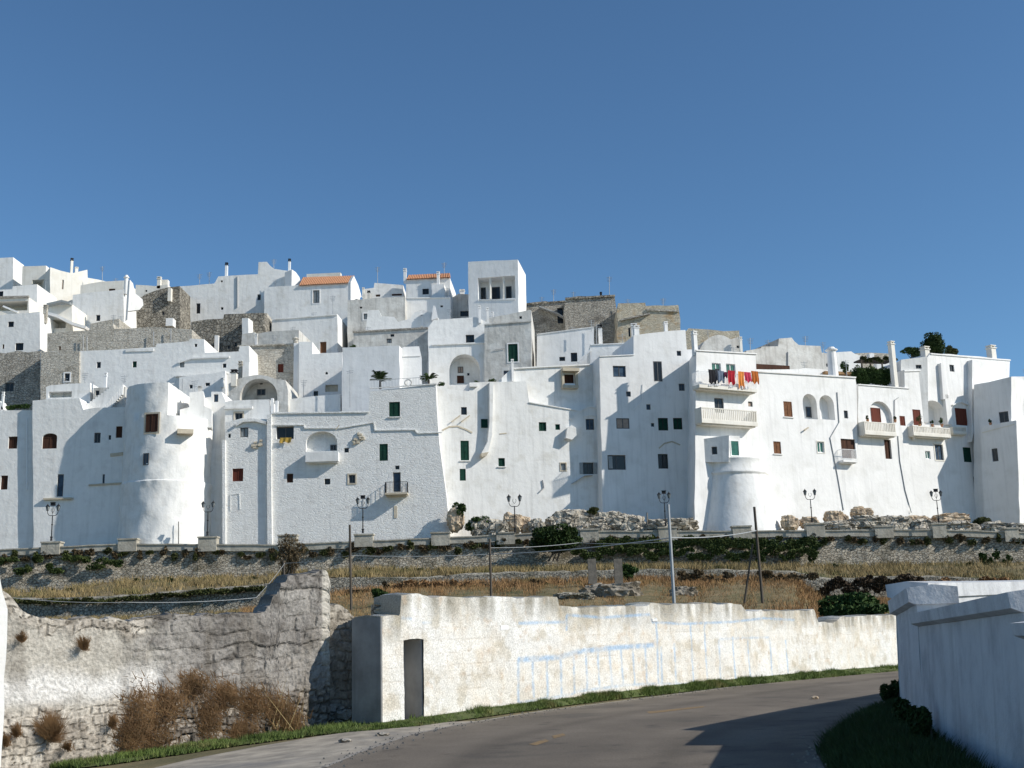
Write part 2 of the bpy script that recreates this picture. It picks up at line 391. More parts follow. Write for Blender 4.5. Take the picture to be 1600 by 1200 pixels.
h = H('house', 'long rough white house in the round tower\'s shadow with an arched brown window', 'house', WR, 120, 131, 0, 8,
  [(52.5, 880), (51, 626), (72, 624), (124, 622), (130, 640), (150, 637), (196, 636), (197, 880)],
  [(66, 677, 89, 701, 'brown', {'arch': .25}), (147, 676, 157, 692, 'dark'), (169.5, 680, 173.5, 687, 'black'), (181, 666, 191, 684, 'brown'),
   (89, 741, 99, 776, 'blue', D1), (160, 741, 163.5, 756, 'blue')], GT)
h.strip([(70, 780), (114, 779)], th=.2, proud=.35, m=BEI); h.strip([(140, 758), (190, 755)], th=.16, proud=.2, m=BEI); h.strip([(174, 711), (191, 709)], th=.35, proud=.1, m=BEI)
h.antenna(100, 590, 622, -3)

h = H('house', 'small white rooftop room with a slot opening above the shaded left house', 'house', WH, 108, 133.5, 0, 5,
  [(72, 660), (72, 605), (78, 602), (141, 598), (142, 660)], [], GT, niches=[(76, 611.5, 112, 621, 1.2)])
h.chimney(163.5, 582, 640, 5, 0, PIPW)
st = MB(); P3 = PL(150, 132.6, 0)
for k in range(12):
    a = P3.uv(128 + k * 4.2, 640 - k * 3.3); st.box(P3, a[0], a[0] + 2.6 - k * .12, a[1] - 1, a[1] + .22, -1.2 - k * .01, .2 - k * .03)
o = st.build('outdoor_stairs', WH, None, P3.pt(150, 640)); tag(o, 'short white outdoor stair on the roof beside the slotted rooftop room', 'stairs')
h = H('house', 'pale upper wall house directly left of the square tower top', 'house', WG, 170, 133, 0, 4, [(146, 660), (146, 606), (196, 604), (196, 660)], [(149, 610, 155, 618, 'dark')], GT)

# round tower
def noise0(a, b): return math.sin(a * 1.3 + b * 2.1) * .4 + math.sin(a * 2.9 - b * 1.7 + 1) * .35 + math.sin(a * 5.3 + b * 4.1) * .25
WT = mat('tower_whitewash', (.86, .85, .82), (.77, .76, .73), .8, bump=.4, bscale=1.0, bdist=.22, c3=(.74, .72, .68), s3=.8, streak=.25)
Pt = PL(236, 128, 0)
tc_ = atY(261, 760, 132.4)
def lathe(mb, c, prof, n=64, a0=0, a1=2 * math.pi, jit=0.0, mi=0):
    base = len(mb.v); full = abs(a1 - a0 - 2 * math.pi) < 1e-6; k = n if full else n + 1
    for z, r in prof:
        for i in range(k):
            a = a0 + (a1 - a0) * i / n; rr = r + (RN.uniform(-jit, jit) if jit else 0)
            mb.v.append((c[0] + rr * math.cos(a), c[1] + rr * math.sin(a), z))
    for j in range(len(prof) - 1):
        for i in range(n):
            i2 = (i + 1) % k; mb.f.append((base + j * k + i, base + j * k + i2, base + (j + 1) * k + i2, base + (j + 1) * k + i)); mb.m.append(mi)
    if full: mb.f.append(tuple(base + (len(prof) - 1) * k + i for i in range(k))); mb.m.append(mi)
def zat(py, Y, px=800): return atY(px, py, Y).z
zt = zat(652, 129, 261); zm = zat(754, 129, 261); zb = zat(870, 129, 261); zq = zat(722, 129, 261)
rt = empty('round_tower', (tc_.x, tc_.y, zb), 'massive round white tower cut away at its upper right, with one framed brown window', 'tower', GT)
ztop = zat(602, 129, 240); xc = atY(275.5, 650, 131).x
zz_ = [zb + (zm - zb) * k / 10 for k in range(10)] + [zm - .15, zm - .05, zm + .08, zm + .2] + [zm + .2 + (zt - zm - .2) * k / 12 for k in range(1, 13)] + [zt + .02] + [zt + (ztop - zt) * k / 5 for k in range(1, 6)]
q = MB(); N_ = 128; K0 = 0
def rad(z):
    if z < zm - .16: return 5.15 - .2 * (z - zb) / (zm - zb)
    if z < zm + .1: return 5.06
    return 4.92 - .10 * (z - zm) / (ztop - zm)
for iz, z in enumerate(zz_):
    for i in range(N_):
        a = 2 * math.pi * i / N_; rr = rad(z) + .09 * float(noise0(a * 5, z * .8)) + RN.uniform(-.01, .01); x = tc_.x + rr * math.cos(a); y = tc_.y + rr * math.sin(a)
        if z > zt + .01: x = min(x, xc + .02 * math.sin(y * 3))
        q.v.append((x, y, z))
for j_ in range(len(zz_) - 1):
    for i in range(N_): i2 = (i + 1) % N_; q.f.append((j_ * N_ + i, j_ * N_ + i2, (j_ + 1) * N_ + i2, (j_ + 1) * N_ + i)); q.m.append(0)
q.f.append(tuple((len(zz_) - 1) * N_ + i for i in range(N_))); q.m.append(0)
wo_ = q.build('wall', WT, rt, rt.location, smooth=True)
md = wo_.modifiers.new('edge', 'EDGE_SPLIT'); md.split_angle = math.radians(40)
def cyl_plane(px, py):
    dx = atY(px, py, 128.2).x - tc_.x; ph = math.asin(max(-1, min(1, dx / 4.9))); y = tc_.y - 4.9 * math.cos(ph); return PL(px, y, math.degrees(ph))
for a, b, c, d, pm, op in ((228, 647, 247, 675, 'brown', {'trim': BEI, 'tw': .2}), (224, 708, 233, 727, 'blue', {}), (312, 670, 316.5, 679, 'black', {})):
    x = House.__new__(House); x.pl = cyl_plane((a + c) / 2, (b + d) / 2); x.root = rt; x.base = rt.location; x.m = WR; op['proud'] = 1; x.window(a, b, c, d, pm, op, off=.10)
q = MB(); pc = PL(300, 128.1, 20); q.box(pc, *[pc.uv(277, 672)[0], pc.uv(302, 672)[0], pc.uv(290, 678)[1], pc.uv(290, 671)[1]], -1.5, .35)
q.build('corbel', BEI, rt, rt.location)
h = H('house', 'small bright white roof room on top of the round tower, right of its upper block', 'house', WH, 305, 131, 12, 5,
  [(281, 665), (281, 640), (296, 636), (296, 613), (318, 611), (319, 634), (331, 640), (331, 668)], [(312, 669.8, 316, 670.2, 'black')] if 0 else [], GT)
h.chimney(312, 603, 613, 7, -.5, WG)

h = H('house', 'narrow white roof terrace wall between the round tower and the arched roof vault', 'house', WH, 336, 134, 0, 6,
  [(316, 705), (316, 622), (330, 620), (330, 612), (346, 612), (352, 626), (352, 705)], [(318, 612.5, 327, 627, 'blue')] if 0 else [(334, 616, 341, 628, 'blue')], GT)

h = H('house', 'narrow white wall strip wedged between the round tower and the large corner house', 'house', WH, 340, 132.6, 0, 3, [(326, 880), (328, 702), (352, 698), (352, 880)], [], GT)
# the big house with the rough lower wall
h = H('house', 'large rough white corner house with a door on an iron balcony above the road', 'house', WB, 510, 130.4, 0, 7,
  [(348, 880), (349, 740), (352, 660), (380, 653), (422, 655), (424, 644), (500, 643.5), (576, 642), (578, 612), (630, 606), (681, 601), (684, 660), (690, 720), (697, 770), (707, 880)],
  [(375, 668, 388, 683, 'grey'), (356.5, 678, 360.5, 684, 'black'), (431.5, 666, 459, 686, 'dark', {'rec': .6}), (538, 700, 545, 707, 'black'), (363, 732, 380, 752, 'red'),
   (448, 740, 458, 754, 'brown'), (507, 748, 516, 757, 'black'), (545, 742, 555, 755, 'dark', {'trim': BEI}), (608, 628, 625, 651, 'green', {'rec': .12, 'sill': 1}),
   (593, 693.5, 606, 720, 'green', {'rec': .1}), (617.5, 727.5, 624, 733.5, 'black'), (614, 738, 626, 768.6, 'blue', {'door': 1, 'rec': .3})],
  GT, niches=[(478, 674, 527, 705, .75, .55)])
h.window(516, 695, 526, 704, 'dark', {'proud': 1}, off=-.75)
h.balcony(477, 528.5, 706.5, 718, 721, .8, 'solid'); h.balcony(601, 636.5, 752.5, 769.5, 772.5, 1.25, 'metal', BLK, BEI)
h.strip([(424, 664), (475, 664), (476, 669), (530, 669), (584, 660), (586, 672.5), (648, 671.5), (652, 677), (690, 676)], th=.12, proud=.12)
h.strip([(424, 646), (576, 644)], th=.14, proud=.14); h.strip([(578, 607), (682, 600)], th=.12, proud=.12)
h.strip([(370, 664), (380, 658), (400, 657), (415, 661)], th=.3, proud=.3)
h.strip([(421.5, 650), (421.5, 750), (422.5, 850)], 'buttress', .5, .34); h.strip([(350.5, 690), (351, 780), (351, 850)], 'buttress', .34, .3)
h.strip([(360, 797), (360, 773), (374, 771), (375, 795)], 'old_door_outline', .12, .05); h.strip([(618, 792), (618, 808)], 'vent_slot', .35, .04, BEI)
for a, b in ((398, 700), (564, 684), (404, 693), (557, 690)):
    q = MB(); c = h.pl.pt(a, b)
    for k in range(7): q.cube(c + Vector((random.uniform(-.4, .4), random.uniform(-.12, -.02), random.uniform(-.35, .3))), random.uniform(.2, .5), .3, random.uniform(.15, .35), top=.8)
    q.build('exposed_stone', BEI, h.root, h.base)
h.pipe([(530, 664), (524, 672)], .06, BEI, off=.5)

h = H('house', 'small white set-back house with a dark door under the arched roof vault', 'house', WH, 385, 133, 0, 5,
  [(351, 670), (352, 628), (360, 626), (421, 624), (423, 670)], [(367, 645, 379, 659, 'dark', {'trim': BEI})], GT)
h.strip([(352, 638), (394, 637)], th=.25, proud=.3); h.box('parapet', WS, 423, 622, 427, 645, -.4, 0); h.box('parapet', WS, 430, 626, 434, 645, -.4, 0)

# middle facade
h = H('house', 'broad bright white facade with a long vertical niche and green shutters in the middle', 'house', WH, 688, 132.2, 12, 7,
  [(691, 880), (684, 720), (678, 605), (733, 611), (733.5, 598), (765, 596.5), (822, 595.5), (827, 629), (905, 642), (922, 636), (942, 642), (945, 880)],
  [(720.6, 636, 729.5, 648, 'black'), (719.7, 688.5, 732.8, 719.4, 'green', {'rec': .1, 'sill': 1}), (718.4, 732.5, 727.8, 751, 'green', {'rec': .12}),
   (778.8, 715.6, 789, 728.8, 'green', {'sill': 1}), (842, 659.6, 853.7, 673.5, 'green'), (867.8, 662.8, 875, 671.6, 'green'), (915.4, 654.4, 928.5, 671.6, 'blue'),
   (876, 724, 884, 735, 'grey', {'trim': BEI, 'tw': .12}), (911, 722.5, 928, 741, 'dark', {'leaves': GRY, 'rec': .3})], GT)
# long shallow niche beside a raised pilaster
h.poly('pilaster', WH, [(765, 597), (771, 597), (769, 680), (763, 705), (756, 713), (752, 709), (762, 690), (765, 660)], 0, .75)
h.window(751.5, 654.7, 762, 668.7, 'green', {'proud': 1}, off=.01)
h.strip([(692, 672), (702, 667), (715, 666), (728, 671), (737, 676)], 'blocked_arch', .18, .05, BEI)
h.strip([(706, 659), (718, 650)], 'beam', .12, .3, BEI); h.strip([(721, 659), (733, 650)], 'beam', .12, .3, BEI)
h.strip([(827, 629), (905, 642)], th=.12, proud=.12); h.strip([(892, 655), (905, 643), (922, 635), (941, 641)], th=.14, proud=.12)
h.strip([(912, 651), (921, 648.5), (930, 650), (935, 655)], th=.1, proud=.1)
h.poly('corbel', WH, [(884, 684), (887, 668), (893, 664), (900, 668), (901, 680), (894, 687)], 0, .8, .05)
h.poly('corbel', BEI, [(752, 708), (764, 706), (760, 712), (753, 714)], .0, .95)
h.pipe([(848, 750), (850, 762), (843, 769)], .07, PIPE); h.strip([(893, 756), (912, 744), (925, 743)], 'clothes_line', .04, .5, PIPE)
h.strip([(781, 678), (791, 677)], 'vent_slot', .12, .04, BEI)
h.box('parapet', WH, 733.5, 598.6, 746, 604, .02, .3)

h = H('house', 'white set-back house with a brown window in a projecting beige frame', 'house', WH, 800, 135.2, 12, 6,
  [(783, 665), (784, 590), (800, 575), (803, 574.5), (858, 571.8), (922, 569.3), (942, 560), (943, 670)], [(881, 585, 896.5, 599, 'brown')], GT)
h.strip([(803, 576), (858, 573), (922, 570)], th=.16, proud=.2)
for r_ in ((876.6, 577, 902.5, 582, .9), (877, 604, 901.5, 608, .8), (877, 582, 880.3, 604, .5), (897.5, 582, 901.5, 604, .5)): h.box('window_frame', BEI, *r_[:4], 0, r_[4], 0)
h.box('balcony_panel', WH, 880.5, 600, 897.3, 604.5, 0.02, .45, 0)
h.chimney(801, 561, 590, 4.5, .3, WS); h = H('house', 'tiny blue-grey roof hut behind the slim white chimney right of the green shutter', 'shed', WG, 792, 137.6, 0, 2, [(784, 600), (784, 577), (787, 574), (799, 574), (799, 600)], [(787, 579, 796, 595, 'blue')], GT)

h = H('tower_house', 'tall stepped white house in the centre with a tall green-grey window near the top', 'house', WS, 937, 134.1, 12, 9,
  [(944, 880), (941, 760), (938.5, 640), (936.5, 557), (990, 554), (990, 524), (1030, 519), (1071, 515.5), (1073, 546), (1091, 546), (1100, 880)],
  [(957.8, 571.6, 977.8, 589, 'blue'), (1021, 564.6, 1034.6, 596, 'dark', {'rec': .12}), (1057.5, 548, 1064.4, 556, 'dark'), (1060.7, 599.3, 1070, 610.6, 'blue'),
   (963, 653.4, 983.4, 669.8, 'pale', {'rec': .12}), (978.4, 611.6, 985.7, 619.7, 'dark'), (1010, 631.5, 1016.6, 640.3, 'blue'), (1028.4, 653, 1043.8, 672.6, 'teal', {'rec': .12}),
   (1052, 653, 1066, 671, 'teal', {'rec': .12}), (1017.2, 661, 1022.4, 666.6, 'black'), (1028.4, 709.3, 1044, 732.2, 'black'), (949.7, 711, 977.8, 734, 'dark', {'rec': .3})], GT)
h.box('shutter', GRY, 951, 713, 957, 732, .05, .12); h.strip([(1030, 700), (1038, 693), (1050, 690), (1062, 695)], 'blocked_arch', .16, .04, BEI)
h.chimney(995, 508, 524, 10, -3, WH); h.chimney(1041, 502, 518, 6, -3, WH)
h.strip([(937, 557), (990, 554.5)], th=.12, proud=.1)
h.pipe([(990, 640), (1003, 625), (1005, 600)], .04, PIPW)

# bright right-hand range, turned towards the sun
TH = 27
h = H('house', 'bright white house with two stacked balconies, laundry on the upper one', 'house', WS, 1090, 130.6, TH, 9,
  [(1084, 880), (1086, 760), (1088, 547), (1181, 552.5), (1184, 660), (1190, 880)],
  [(1112.7, 567.4, 1126.6, 589, 'gglass'), (1135, 568.7, 1149.3, 589, 'gglass'), (1116.5, 622, 1131, 645, 'dark'), (1169, 627.4, 1176, 635.3, 'pale')], GT, skew=4.4)
h.strip([(1087, 547.5), (1181.5, 553)], th=.14, proud=.14); h.chimney(1087, 517, 550, 7, -.6, WS)
h.balcony(1093, 1183, 583, 604, 609, 1.35, 'metal', PIPW, CR); h.balcony(1097, 1184, 639, 658, 663, 1.35, 'stone', CR, CR)
D_first = h
h = H('house', 'wide bright white house with twin open arches under a flat roof', 'house', WS, 1090, 130.9, TH, 9,
  [(1180, 880), (1181, 579), (1260, 584), (1336, 588.5), (1338, 600), (1344, 880)],
  [(1224.7, 627.4, 1237.8, 651.3, 'ochre', {'rec': .1, 'sill': 1}), (1318.8, 641.5, 1325, 653.7, 'dark'), (1208.8, 689.8, 1220.4, 709, 'ochre', {'rec': .15, 'sill': 1}),
   (1277, 690.3, 1287.5, 707, 'gglass', {'trim': CR, 'tw': .12}), (1314.7, 686, 1337, 716, 'brown')], GT,
  niches=[(1254.7, 615.6, 1276.3, 654.5, 1.1, True), (1280.6, 617.5, 1303.4, 655.5, 1.1, True)])
h.window(1259, 636, 1273, 652.5, 'blue', {'proud': 1}, off=-1.1)
h.strip([(1181, 580.5), (1336, 590)], th=.16, proud=.16); h.pipe([(1308, 613), (1311, 660), (1297, 684), (1308, 740), (1318, 797)], .06, METG, off=.06)
h.balcony(1318, 1340, 702, 719, 722, .9, 'metal', PIPW, WS); h.balcony(1313, 1352, 721.5, 721.9, 725, .95, 'solid', WS, WS) if 0 else None
h.chimney(1305.5, 541, 582, 12, -1.2, WS, pot=True)
h.pipe([(1257, 672), (1263, 668)], .1, BEI, off=.3)
h = H('house', 'bright white house with a shallow arch over a red door behind a balustraded balcony', 'house', WS, 1090, 131.05, TH, 9,
  [(1340, 880), (1341, 600), (1402, 604.5), (1420, 606), (1420, 880)],
  [(1406, 650, 1414.4, 665, 'red', {'rec': .1}), (1382.5, 687, 1392.8, 717, 'brown', {'rec': .3})], GT, niches=[(1357, 627, 1393, 660, .5, True)])
h.window(1361, 637.4, 1375.6, 659.5, 'red', {'proud': 1, 'door': 1}, off=-.5)
h.balcony(1352, 1401, 660, 675, 680, 1.2, 'stone', CR, CR); h.chimney(1398, 533, 604, 7, -.4, CR)
h.strip([(1341, 601), (1420, 607)], th=.12, proud=.12); h.pipe([(1403, 681), (1406, 720), (1414, 765), (1424, 801)], .06, METG, off=.06)
h.pipe([(1398, 660), (1398, 625), (1404, 621)], .05, METG)
h = H('house', 'white house with a recessed loggia and long balustraded balcony of potted plants', 'house', WS, 1090, 131.2, TH, 9,
  [(1416, 880), (1413, 578), (1448, 577.5), (1448, 560), (1454, 551.5), (1515, 556), (1578, 561.5), (1577, 590), (1530, 604), (1532, 880)],
  [(1426.6, 640, 1439, 664.5, 'red', {'rec': .1, 'door': 1}), (1493, 638, 1511, 664.5, 'red', {'rec': .1, 'door': 1}), (1483.8, 570, 1491, 580.6, 'dark'), (1446, 704.7, 1453.8, 717, 'gglass'),
   (1461, 694.8, 1473.4, 718.8, 'blue', {'trim': CR}), (1505.3, 699, 1518.4, 722, 'green'), (1521, 744.6, 1527.4, 754.8, 'dark')], GT, niches=[(1443, 626, 1475, 664, 1.7, .35)])
h.balcony(1428, 1486, 667, 678, 682, 1.1, 'stone', CR, CR); h.balcony(1489.5, 1511, 667, 675, 678, .7, 'stone', CR, CR)
h.box('pillar', WS, 1474, 618, 1482, 664, -.1, .5, 0); h.strip([(1487, 633), (1500, 628), (1514, 634)], th=.16, proud=.25)
h.strip([(1413, 580), (1448, 579)], th=.14, proud=.12); h.strip([(1454, 553), (1578, 563)], th=.14, proud=.12)
h.poly('buttress', WS, [(1470, 567), (1474, 567), (1482, 622), (1474, 624)], 0, .5); h.poly('buttress', WS, [(1519, 562), (1527, 562), (1532, 610), (1519, 690), (1519, 600)], 0, .8)
h.chimney(1553, 539, 561, 9, -.8, CR); h.chimney(1450, 541, 577, 9, -.3, CR)
for a in (1431, 1479):
    h.poly('bracket', CR, [(a - 2, 682), (a + 2, 682), (a - 1, 687)], 0, .6)

# round bastion under the balcony house
bc = atY(1147, 780, 134.6); zt = zat(715, 131, 1152); zb = zat(850, 129, 1152); zm = zat(738, 131, 1152)
rt = empty('round_bastion', (bc.x, bc.y, zb), 'low flared white round bastion carrying a terrace with a green glazed door', 'bastion', GT)
q = MB(); lathe(q, bc, [(zb, 5.7), (zb + 1, 5.5), (zb + 2, 5.25), (zb + 4, 4.75), (zb + 6, 4.35), (zm - .3, 4.0), (zm - .1, 3.98), (zm, 4.12), (zm + .15, 4.12), (zm + .4, 3.95), (zm + 1.0, 3.85), (zt - .1, 3.8), (zt, 3.86), (zt + .1, 3.75)], 96, jit=.02); q.build('wall', WH, rt, rt.location, smooth=True)
h = H('house', 'small shaded terrace room with a green glazed door on top of the round bastion', 'house', WH, 1118, 131.2, -14, 3.5, [(1096, 722), (1096, 686), (1139, 680), (1139, 722)], [(1112, 697.8, 1120.6, 710, 'dark')], GT)
h2 = PL(1147, 131.5, 20); x = House.__new__(House); x.pl = h2; x.root = h.root; x.base = h.base; x.m = WH
q = MB(); r_ = rect(h2, 1138.5, 681, 1157, 716); q.box(h2, r_[0][0], r_[1][0], r_[0][1], r_[2][1], -2.5, 0); q.build('side_wall', WH, h.root, h.base)
x.window(1141, 688, 1155, 713, 'gglass', {'proud': 1, 'door': 1}, off=.005)

# right edge, seen from its shaded side
h = H('house', 'tall white house at the right edge, its shaded side turned to us', 'house', WS, 1523, 151.5, -45, 8,
  [(1521, 880), (1522, 601), (1545, 597), (1580, 588.5), (1582, 880)], [(1561, 643, 1576, 660, 'dark')], GT)
h = H('house', 'lower white block at the right edge with a terrace parapet and narrow dark window', 'house', WS, 1536, 149.5, -45, 7,
  [(1540, 880), (1534, 720), (1533, 667), (1588, 656.5), (1596, 880)], [(1550, 700.5, 1559.3, 721, 'dark')], GT)
h.strip([(1535, 676), (1585, 663)], 'ledge', .14, .05, CR)
h = H('house', 'sunlit white corner slab at the far right edge, beside the terrace parapet', 'house', WS, 1590, 146.1, 30, 5, [(1596, 880), (1588.5, 657), (1700, 655), (1700, 880)], [], GT)
h = H('house', 'upper sunlit white slab at the far right edge under the sky', 'house', WS, 1582, 148.0, 20, 5, [(1583, 700), (1581, 588.3), (1700, 586), (1700, 700)], [], GT)

# ------------------------------------------------------------------ the town, upper rows
h = H('stone_building', 'dark grey stone building at the left edge with one small window', 'building', ST, 30, 147, 0, 8, [(-90, 700), (-90, 553), (64, 548), (62, 700)], [(8, 598, 21.5, 611.5, 'dark')], GT)
h = H('house', 'long rough pale facade behind the round tower with three small dark windows', 'house', WR, 200, 145, 0, 8,
  [(62.5, 720), (63, 550), (125, 548.5), (200, 545), (243, 542), (245, 537), (295, 533), (297, 529), (319, 530), (320, 551), (374, 549), (374, 541), (389, 540), (391, 620), (391, 720)],
  [(151, 565.5, 157.5, 575, 'dark'), (207, 564.5, 213.5, 574, 'green'), (102, 584, 108.6, 595, 'dark', {'trim': WS}), (304, 537, 308, 542, 'black'), (348, 568, 353.6, 574.6, 'black'), (321, 599, 328, 604, 'black'), (281, 563, 288, 574, 'grey')], GT)
h.strip([(280, 566.5), (300, 560), (358, 558)], th=.2, proud=.25); h.strip([(275, 588), (320, 586), (356, 583)], th=.2, proud=.35); h.chimney(340, 593, 612, 8, .4, WH); h.box('parapet', WH, 196, 545, 240, 549, 0, .12)
h = H('stone_building', 'pale rough stone end of the long facade beside the dark stone building', 'building', STL, 95, 144.7, 0, 2, [(63, 700), (63.5, 550), (124, 548.5), (123, 700)], [(101, 583.5, 109, 595.5, 'dark', {'trim': WS})], GT)
h = H('house', 'low whitewashed step house with a ragged ledge left of the beige chimneys', 'house', WR, 330, 144.2, 0, 3, [(279, 660), (280, 590), (300, 586), (335, 583), (352, 579), (354, 660)], [(321, 598, 328, 603, 'black'), (296, 601, 301, 607, 'dark')], GT)
h.chimney(347, 590, 600, 6, .4, WH); h.pipe([(285, 610), (285, 592)], .06, METG, off=.3)
h = H('house', 'tiny white hut with a dark slot between the two terrace houses, upper middle', 'house', WH, 385, 160, 0, 4, [(372, 600), (373, 545), (389, 543), (390, 600)], [(377, 550, 381, 555, 'black')], GT)
h = H('house', 'small rounded grey vault on the roof left of the stair-like parapet', 'house', WG, 657, 170, 0, 4, [(646, 560), (647, 493), (651, 487), (658, 484.5), (666, 487), (670, 493), (671, 560)], [], GT)
h = H('house', 'white house with two small windows above the dark stone building', 'house', WR, 30, 160, 0, 13, [(-90, 600), (-90, 494), (0, 492.5), (62, 487), (64, 600)], [(12.5, 502.5, 21.5, 511, 'black'), (24, 536, 36.6, 547.5, 'black'), (3.5, 538, 6.5, 545, 'brown')], GT)
h.chimney(70, 476, 500, 7, -1.5, STL)
h = H('house', 'weathered beige terrace house with open bays in the upper left', 'house', CR, 25, 168, 0, 8, [(-90, 540), (-90, 468), (45, 464.5), (46, 540)], [], GT, niches=[(-40, 471, 43, 486, 3)])
h.strip([(6, 479), (28, 488)], 'stair_rail', .25, .2, WS); h.strip([(-80, 467.5), (45, 464)], th=.3, proud=.3, m=ST)
h = H('house', 'low grey-white parapet house beneath the highest left block', 'house', WH, 40, 177, 0, 8, [(-90, 520), (-90, 455), (19, 452), (20, 447.5), (58, 444), (58, 520)], [(-4, 455, 5, 464, 'black')], GT)
h = H('house', 'tall plain white block at the top left corner of the town', 'house', WH, 10, 192, 0, 4.5, [(-90, 500), (-90, 404), (0, 403), (20.5, 402), (20.5, 500)], [], GT)
h = H('house', 'cream rooftop house with a recessed terrace near the top left', 'house', CR, 55, 190, 0, 6, [(34, 500), (35, 416), (72, 415), (72, 434), (77, 434), (77, 500)], [], GT, niches=[(50, 437, 70, 452, 2)])
h = H('house', 'sunlit cream wall house with a sloping top near the upper left skyline', 'house', CR, 80, 188, 34, 7, [(78, 500), (78.5, 417.5), (95, 423), (112, 427), (125, 424), (136.5, 421.5), (137, 434), (167, 440), (160, 500)], [(97, 437, 99.5, 452, 'pale')], GT)
h.chimney(112.5, 403, 427, 5, -.5, CR, BLK); h.chimney(120, 417, 426, 6, -.8, CR)
h = H('house', 'low beige roof terrace wall behind the white block, upper left', 'house', CR, 165, 186, 0, 6, [(124, 500), (126, 446), (158, 440), (196, 438), (198, 500)], [(170, 451, 180, 454.5, 'brown')], GT)
h.antenna(160, 416, 440)
h = H('house', 'plain grey-white box house with a bright curved fin wall on its right', 'house', WH, 150, 171, 0, 9, [(113, 560), (113.5, 461), (150, 456), (193, 452), (194, 560)], [(150, 492, 156.6, 501.5, 'dark')], GT)
h.chimney(196, 429, 455, 7, 0, WS, pot=True); h.box('parapet', WS, 114, 459, 193, 463, -.6, -.3) if 0 else None
q = MB(); pf = PL(205, 169, 40); q.prism(pf, [pf.uv(*p) for p in [(199, 500), (203, 437), (208, 443), (211, 458), (217, 463), (223, 468), (224, 477), (218, 484), (200, 486)]], -.8, 0); q.build('fin_wall', WS, h.root, h.base)
h = H('house', 'cream roof house with a stubby chimney right of the curved fin wall', 'house', CR, 240, 184, 0, 6, [(210, 500), (212, 445), (243, 447), (262, 444), (264, 500)], [(227, 453, 230, 456, 'black')], GT)
h.chimney(248, 432, 447, 7, 0, CR); h.box('parapet', CR, 250, 437, 262, 446, -2, -1)
h = H('stone_building', 'dark ruined rubble wall building left of the large grey-white house', 'building', SD, 240, 177, 0, 6, [(197, 560), (198, 466), (222, 464), (225, 461), (262, 449), (281, 447), (282, 560)], [(253, 487, 257, 492, 'black')], GT)
h.box('chimney', CR, 262, 450, 267, 470, 0, .8); h.box('water_tank', WS, 259, 497, 270, 509, .4, 2)
h = H('stone_building', 'long low weathered stone house row under the upper left houses', 'building', STL, 180, 157, 0, 7, [(72, 620), (74, 521), (140, 516), (141, 507), (176, 505), (178, 514), (245, 511), (300, 515), (302, 620)], [(92, 541, 95, 547, 'ochre')], GT)
for xx, a, b in ((130, 525, 548), (136, 526, 548), (240, 518, 540), (267, 513, 535)): h.pipe([(xx, b), (xx, a)], .06, METG, off=.4, name='pole')
h = H('house', 'low dark-topped box house with a bright white right side, upper left', 'house', STL, 165, 163, 0, 9, [(141, 560), (141, 506), (176, 499), (186, 498), (186, 560)], [], GT)
h = H('house', 'small greyish terrace house with sloping canopy walls above the stone row', 'house', CR, 90, 165, 0, 6, [(73, 560), (74, 479), (112, 475), (113, 560)], [], GT, niches=[(77, 499, 103, 513, 2)])
h.strip([(76, 492), (94, 497), (118, 509), (138, 515)], 'canopy', .4, 1.4, WS); h.strip([(78, 478), (100, 473), (112, 476)], 'tarpaulin', .3, 1.0, GRY)

h = H('house', 'large grey-white stepped house with a small upright window on the skyline', 'house', WH, 370, 183, 0, 7,
  [(279, 580), (279, 447.5), (335, 443), (341, 432), (372, 430), (403, 428.5), (404, 409.5), (417, 409), (421, 414), (428, 420), (455, 424), (456, 580)],
  [(306.5, 474, 313, 490, 'dark'), (345, 480, 349, 484, 'black'), (402, 460, 407.5, 469, 'dark'), (420.5, 458, 431, 466, 'dark'), (439.6, 459, 443.5, 464.5, 'black'), (345, 438, 348, 441, 'black')], GT)
h.chimney(353.5, 410, 431, 5, -1, PIPW, BLK); h.chimney(452, 404, 424, 4.5, -1, PIPW, BLK); h.pipe([(371, 432), (371, 480)], .1, PIPE); h.antenna(428, 405, 421); h.antenna(327, 425, 443); h.antenna(312, 428, 445)
h.box('parapet', WR, 416, 450, 448, 458, 0, .4); h.chimney(427, 458, 495, 5, 1.0, WS)
q = MB(); pf = PL(462, 182, 45); q.prism(pf, [pf.uv(*p) for p in [(455, 470), (456, 421), (462, 425), (468, 433), (471, 445), (471, 470)]], -2, 0); q.build('side_parapet', WS, h.root, h.base)
def tiled(h, front, back, d=4.5):
    """a sloping tiled roof: front eave points and ridge points given in pixels, the ridge d metres behind"""
    a = [h.pl.pt(x, y, .25) for x, y in front]; b = [h.pl.pt(x, y, -d) for x, y in back]
    q = MB(); n = max(6, int((a[1] - a[0]).length / .28)); up = Vector((0, 0, .1))
    for k in range(n):
        t0, t1 = k / n, (k + .96) / n
        p = [a[0].lerp(a[1], t0), a[0].lerp(a[1], t1), b[0].lerp(b[1], t1), b[0].lerp(b[1], t0)]; mid0 = p[0].lerp(p[1], .5) + up; mid1 = p[3].lerp(p[2], .5) + up
        q.add([p[0], mid0, p[1], p[2], mid1, p[3]], [(0, 1, 4, 5), (1, 2, 3, 4), (0, 2, 1)])
    base = len(q.v); q.add([x - Vector((0, 0, .12)) for x in (a[0], a[1], b[1], b[0])], [(0, 3, 2, 1)])
    q.build('tiled_roof', TILE, h.root, h.base)
h = H('house', 'grey-white house with an orange tiled roof and a pale shuttered window', 'house', WH, 500, 178, -3, 8,
  [(412, 590), (413, 449), (455, 446.5), (468, 445), (548, 441.5), (546, 590)], [(489, 453.5, 499, 473.5, 'grey', {'trim': WS})], GT)
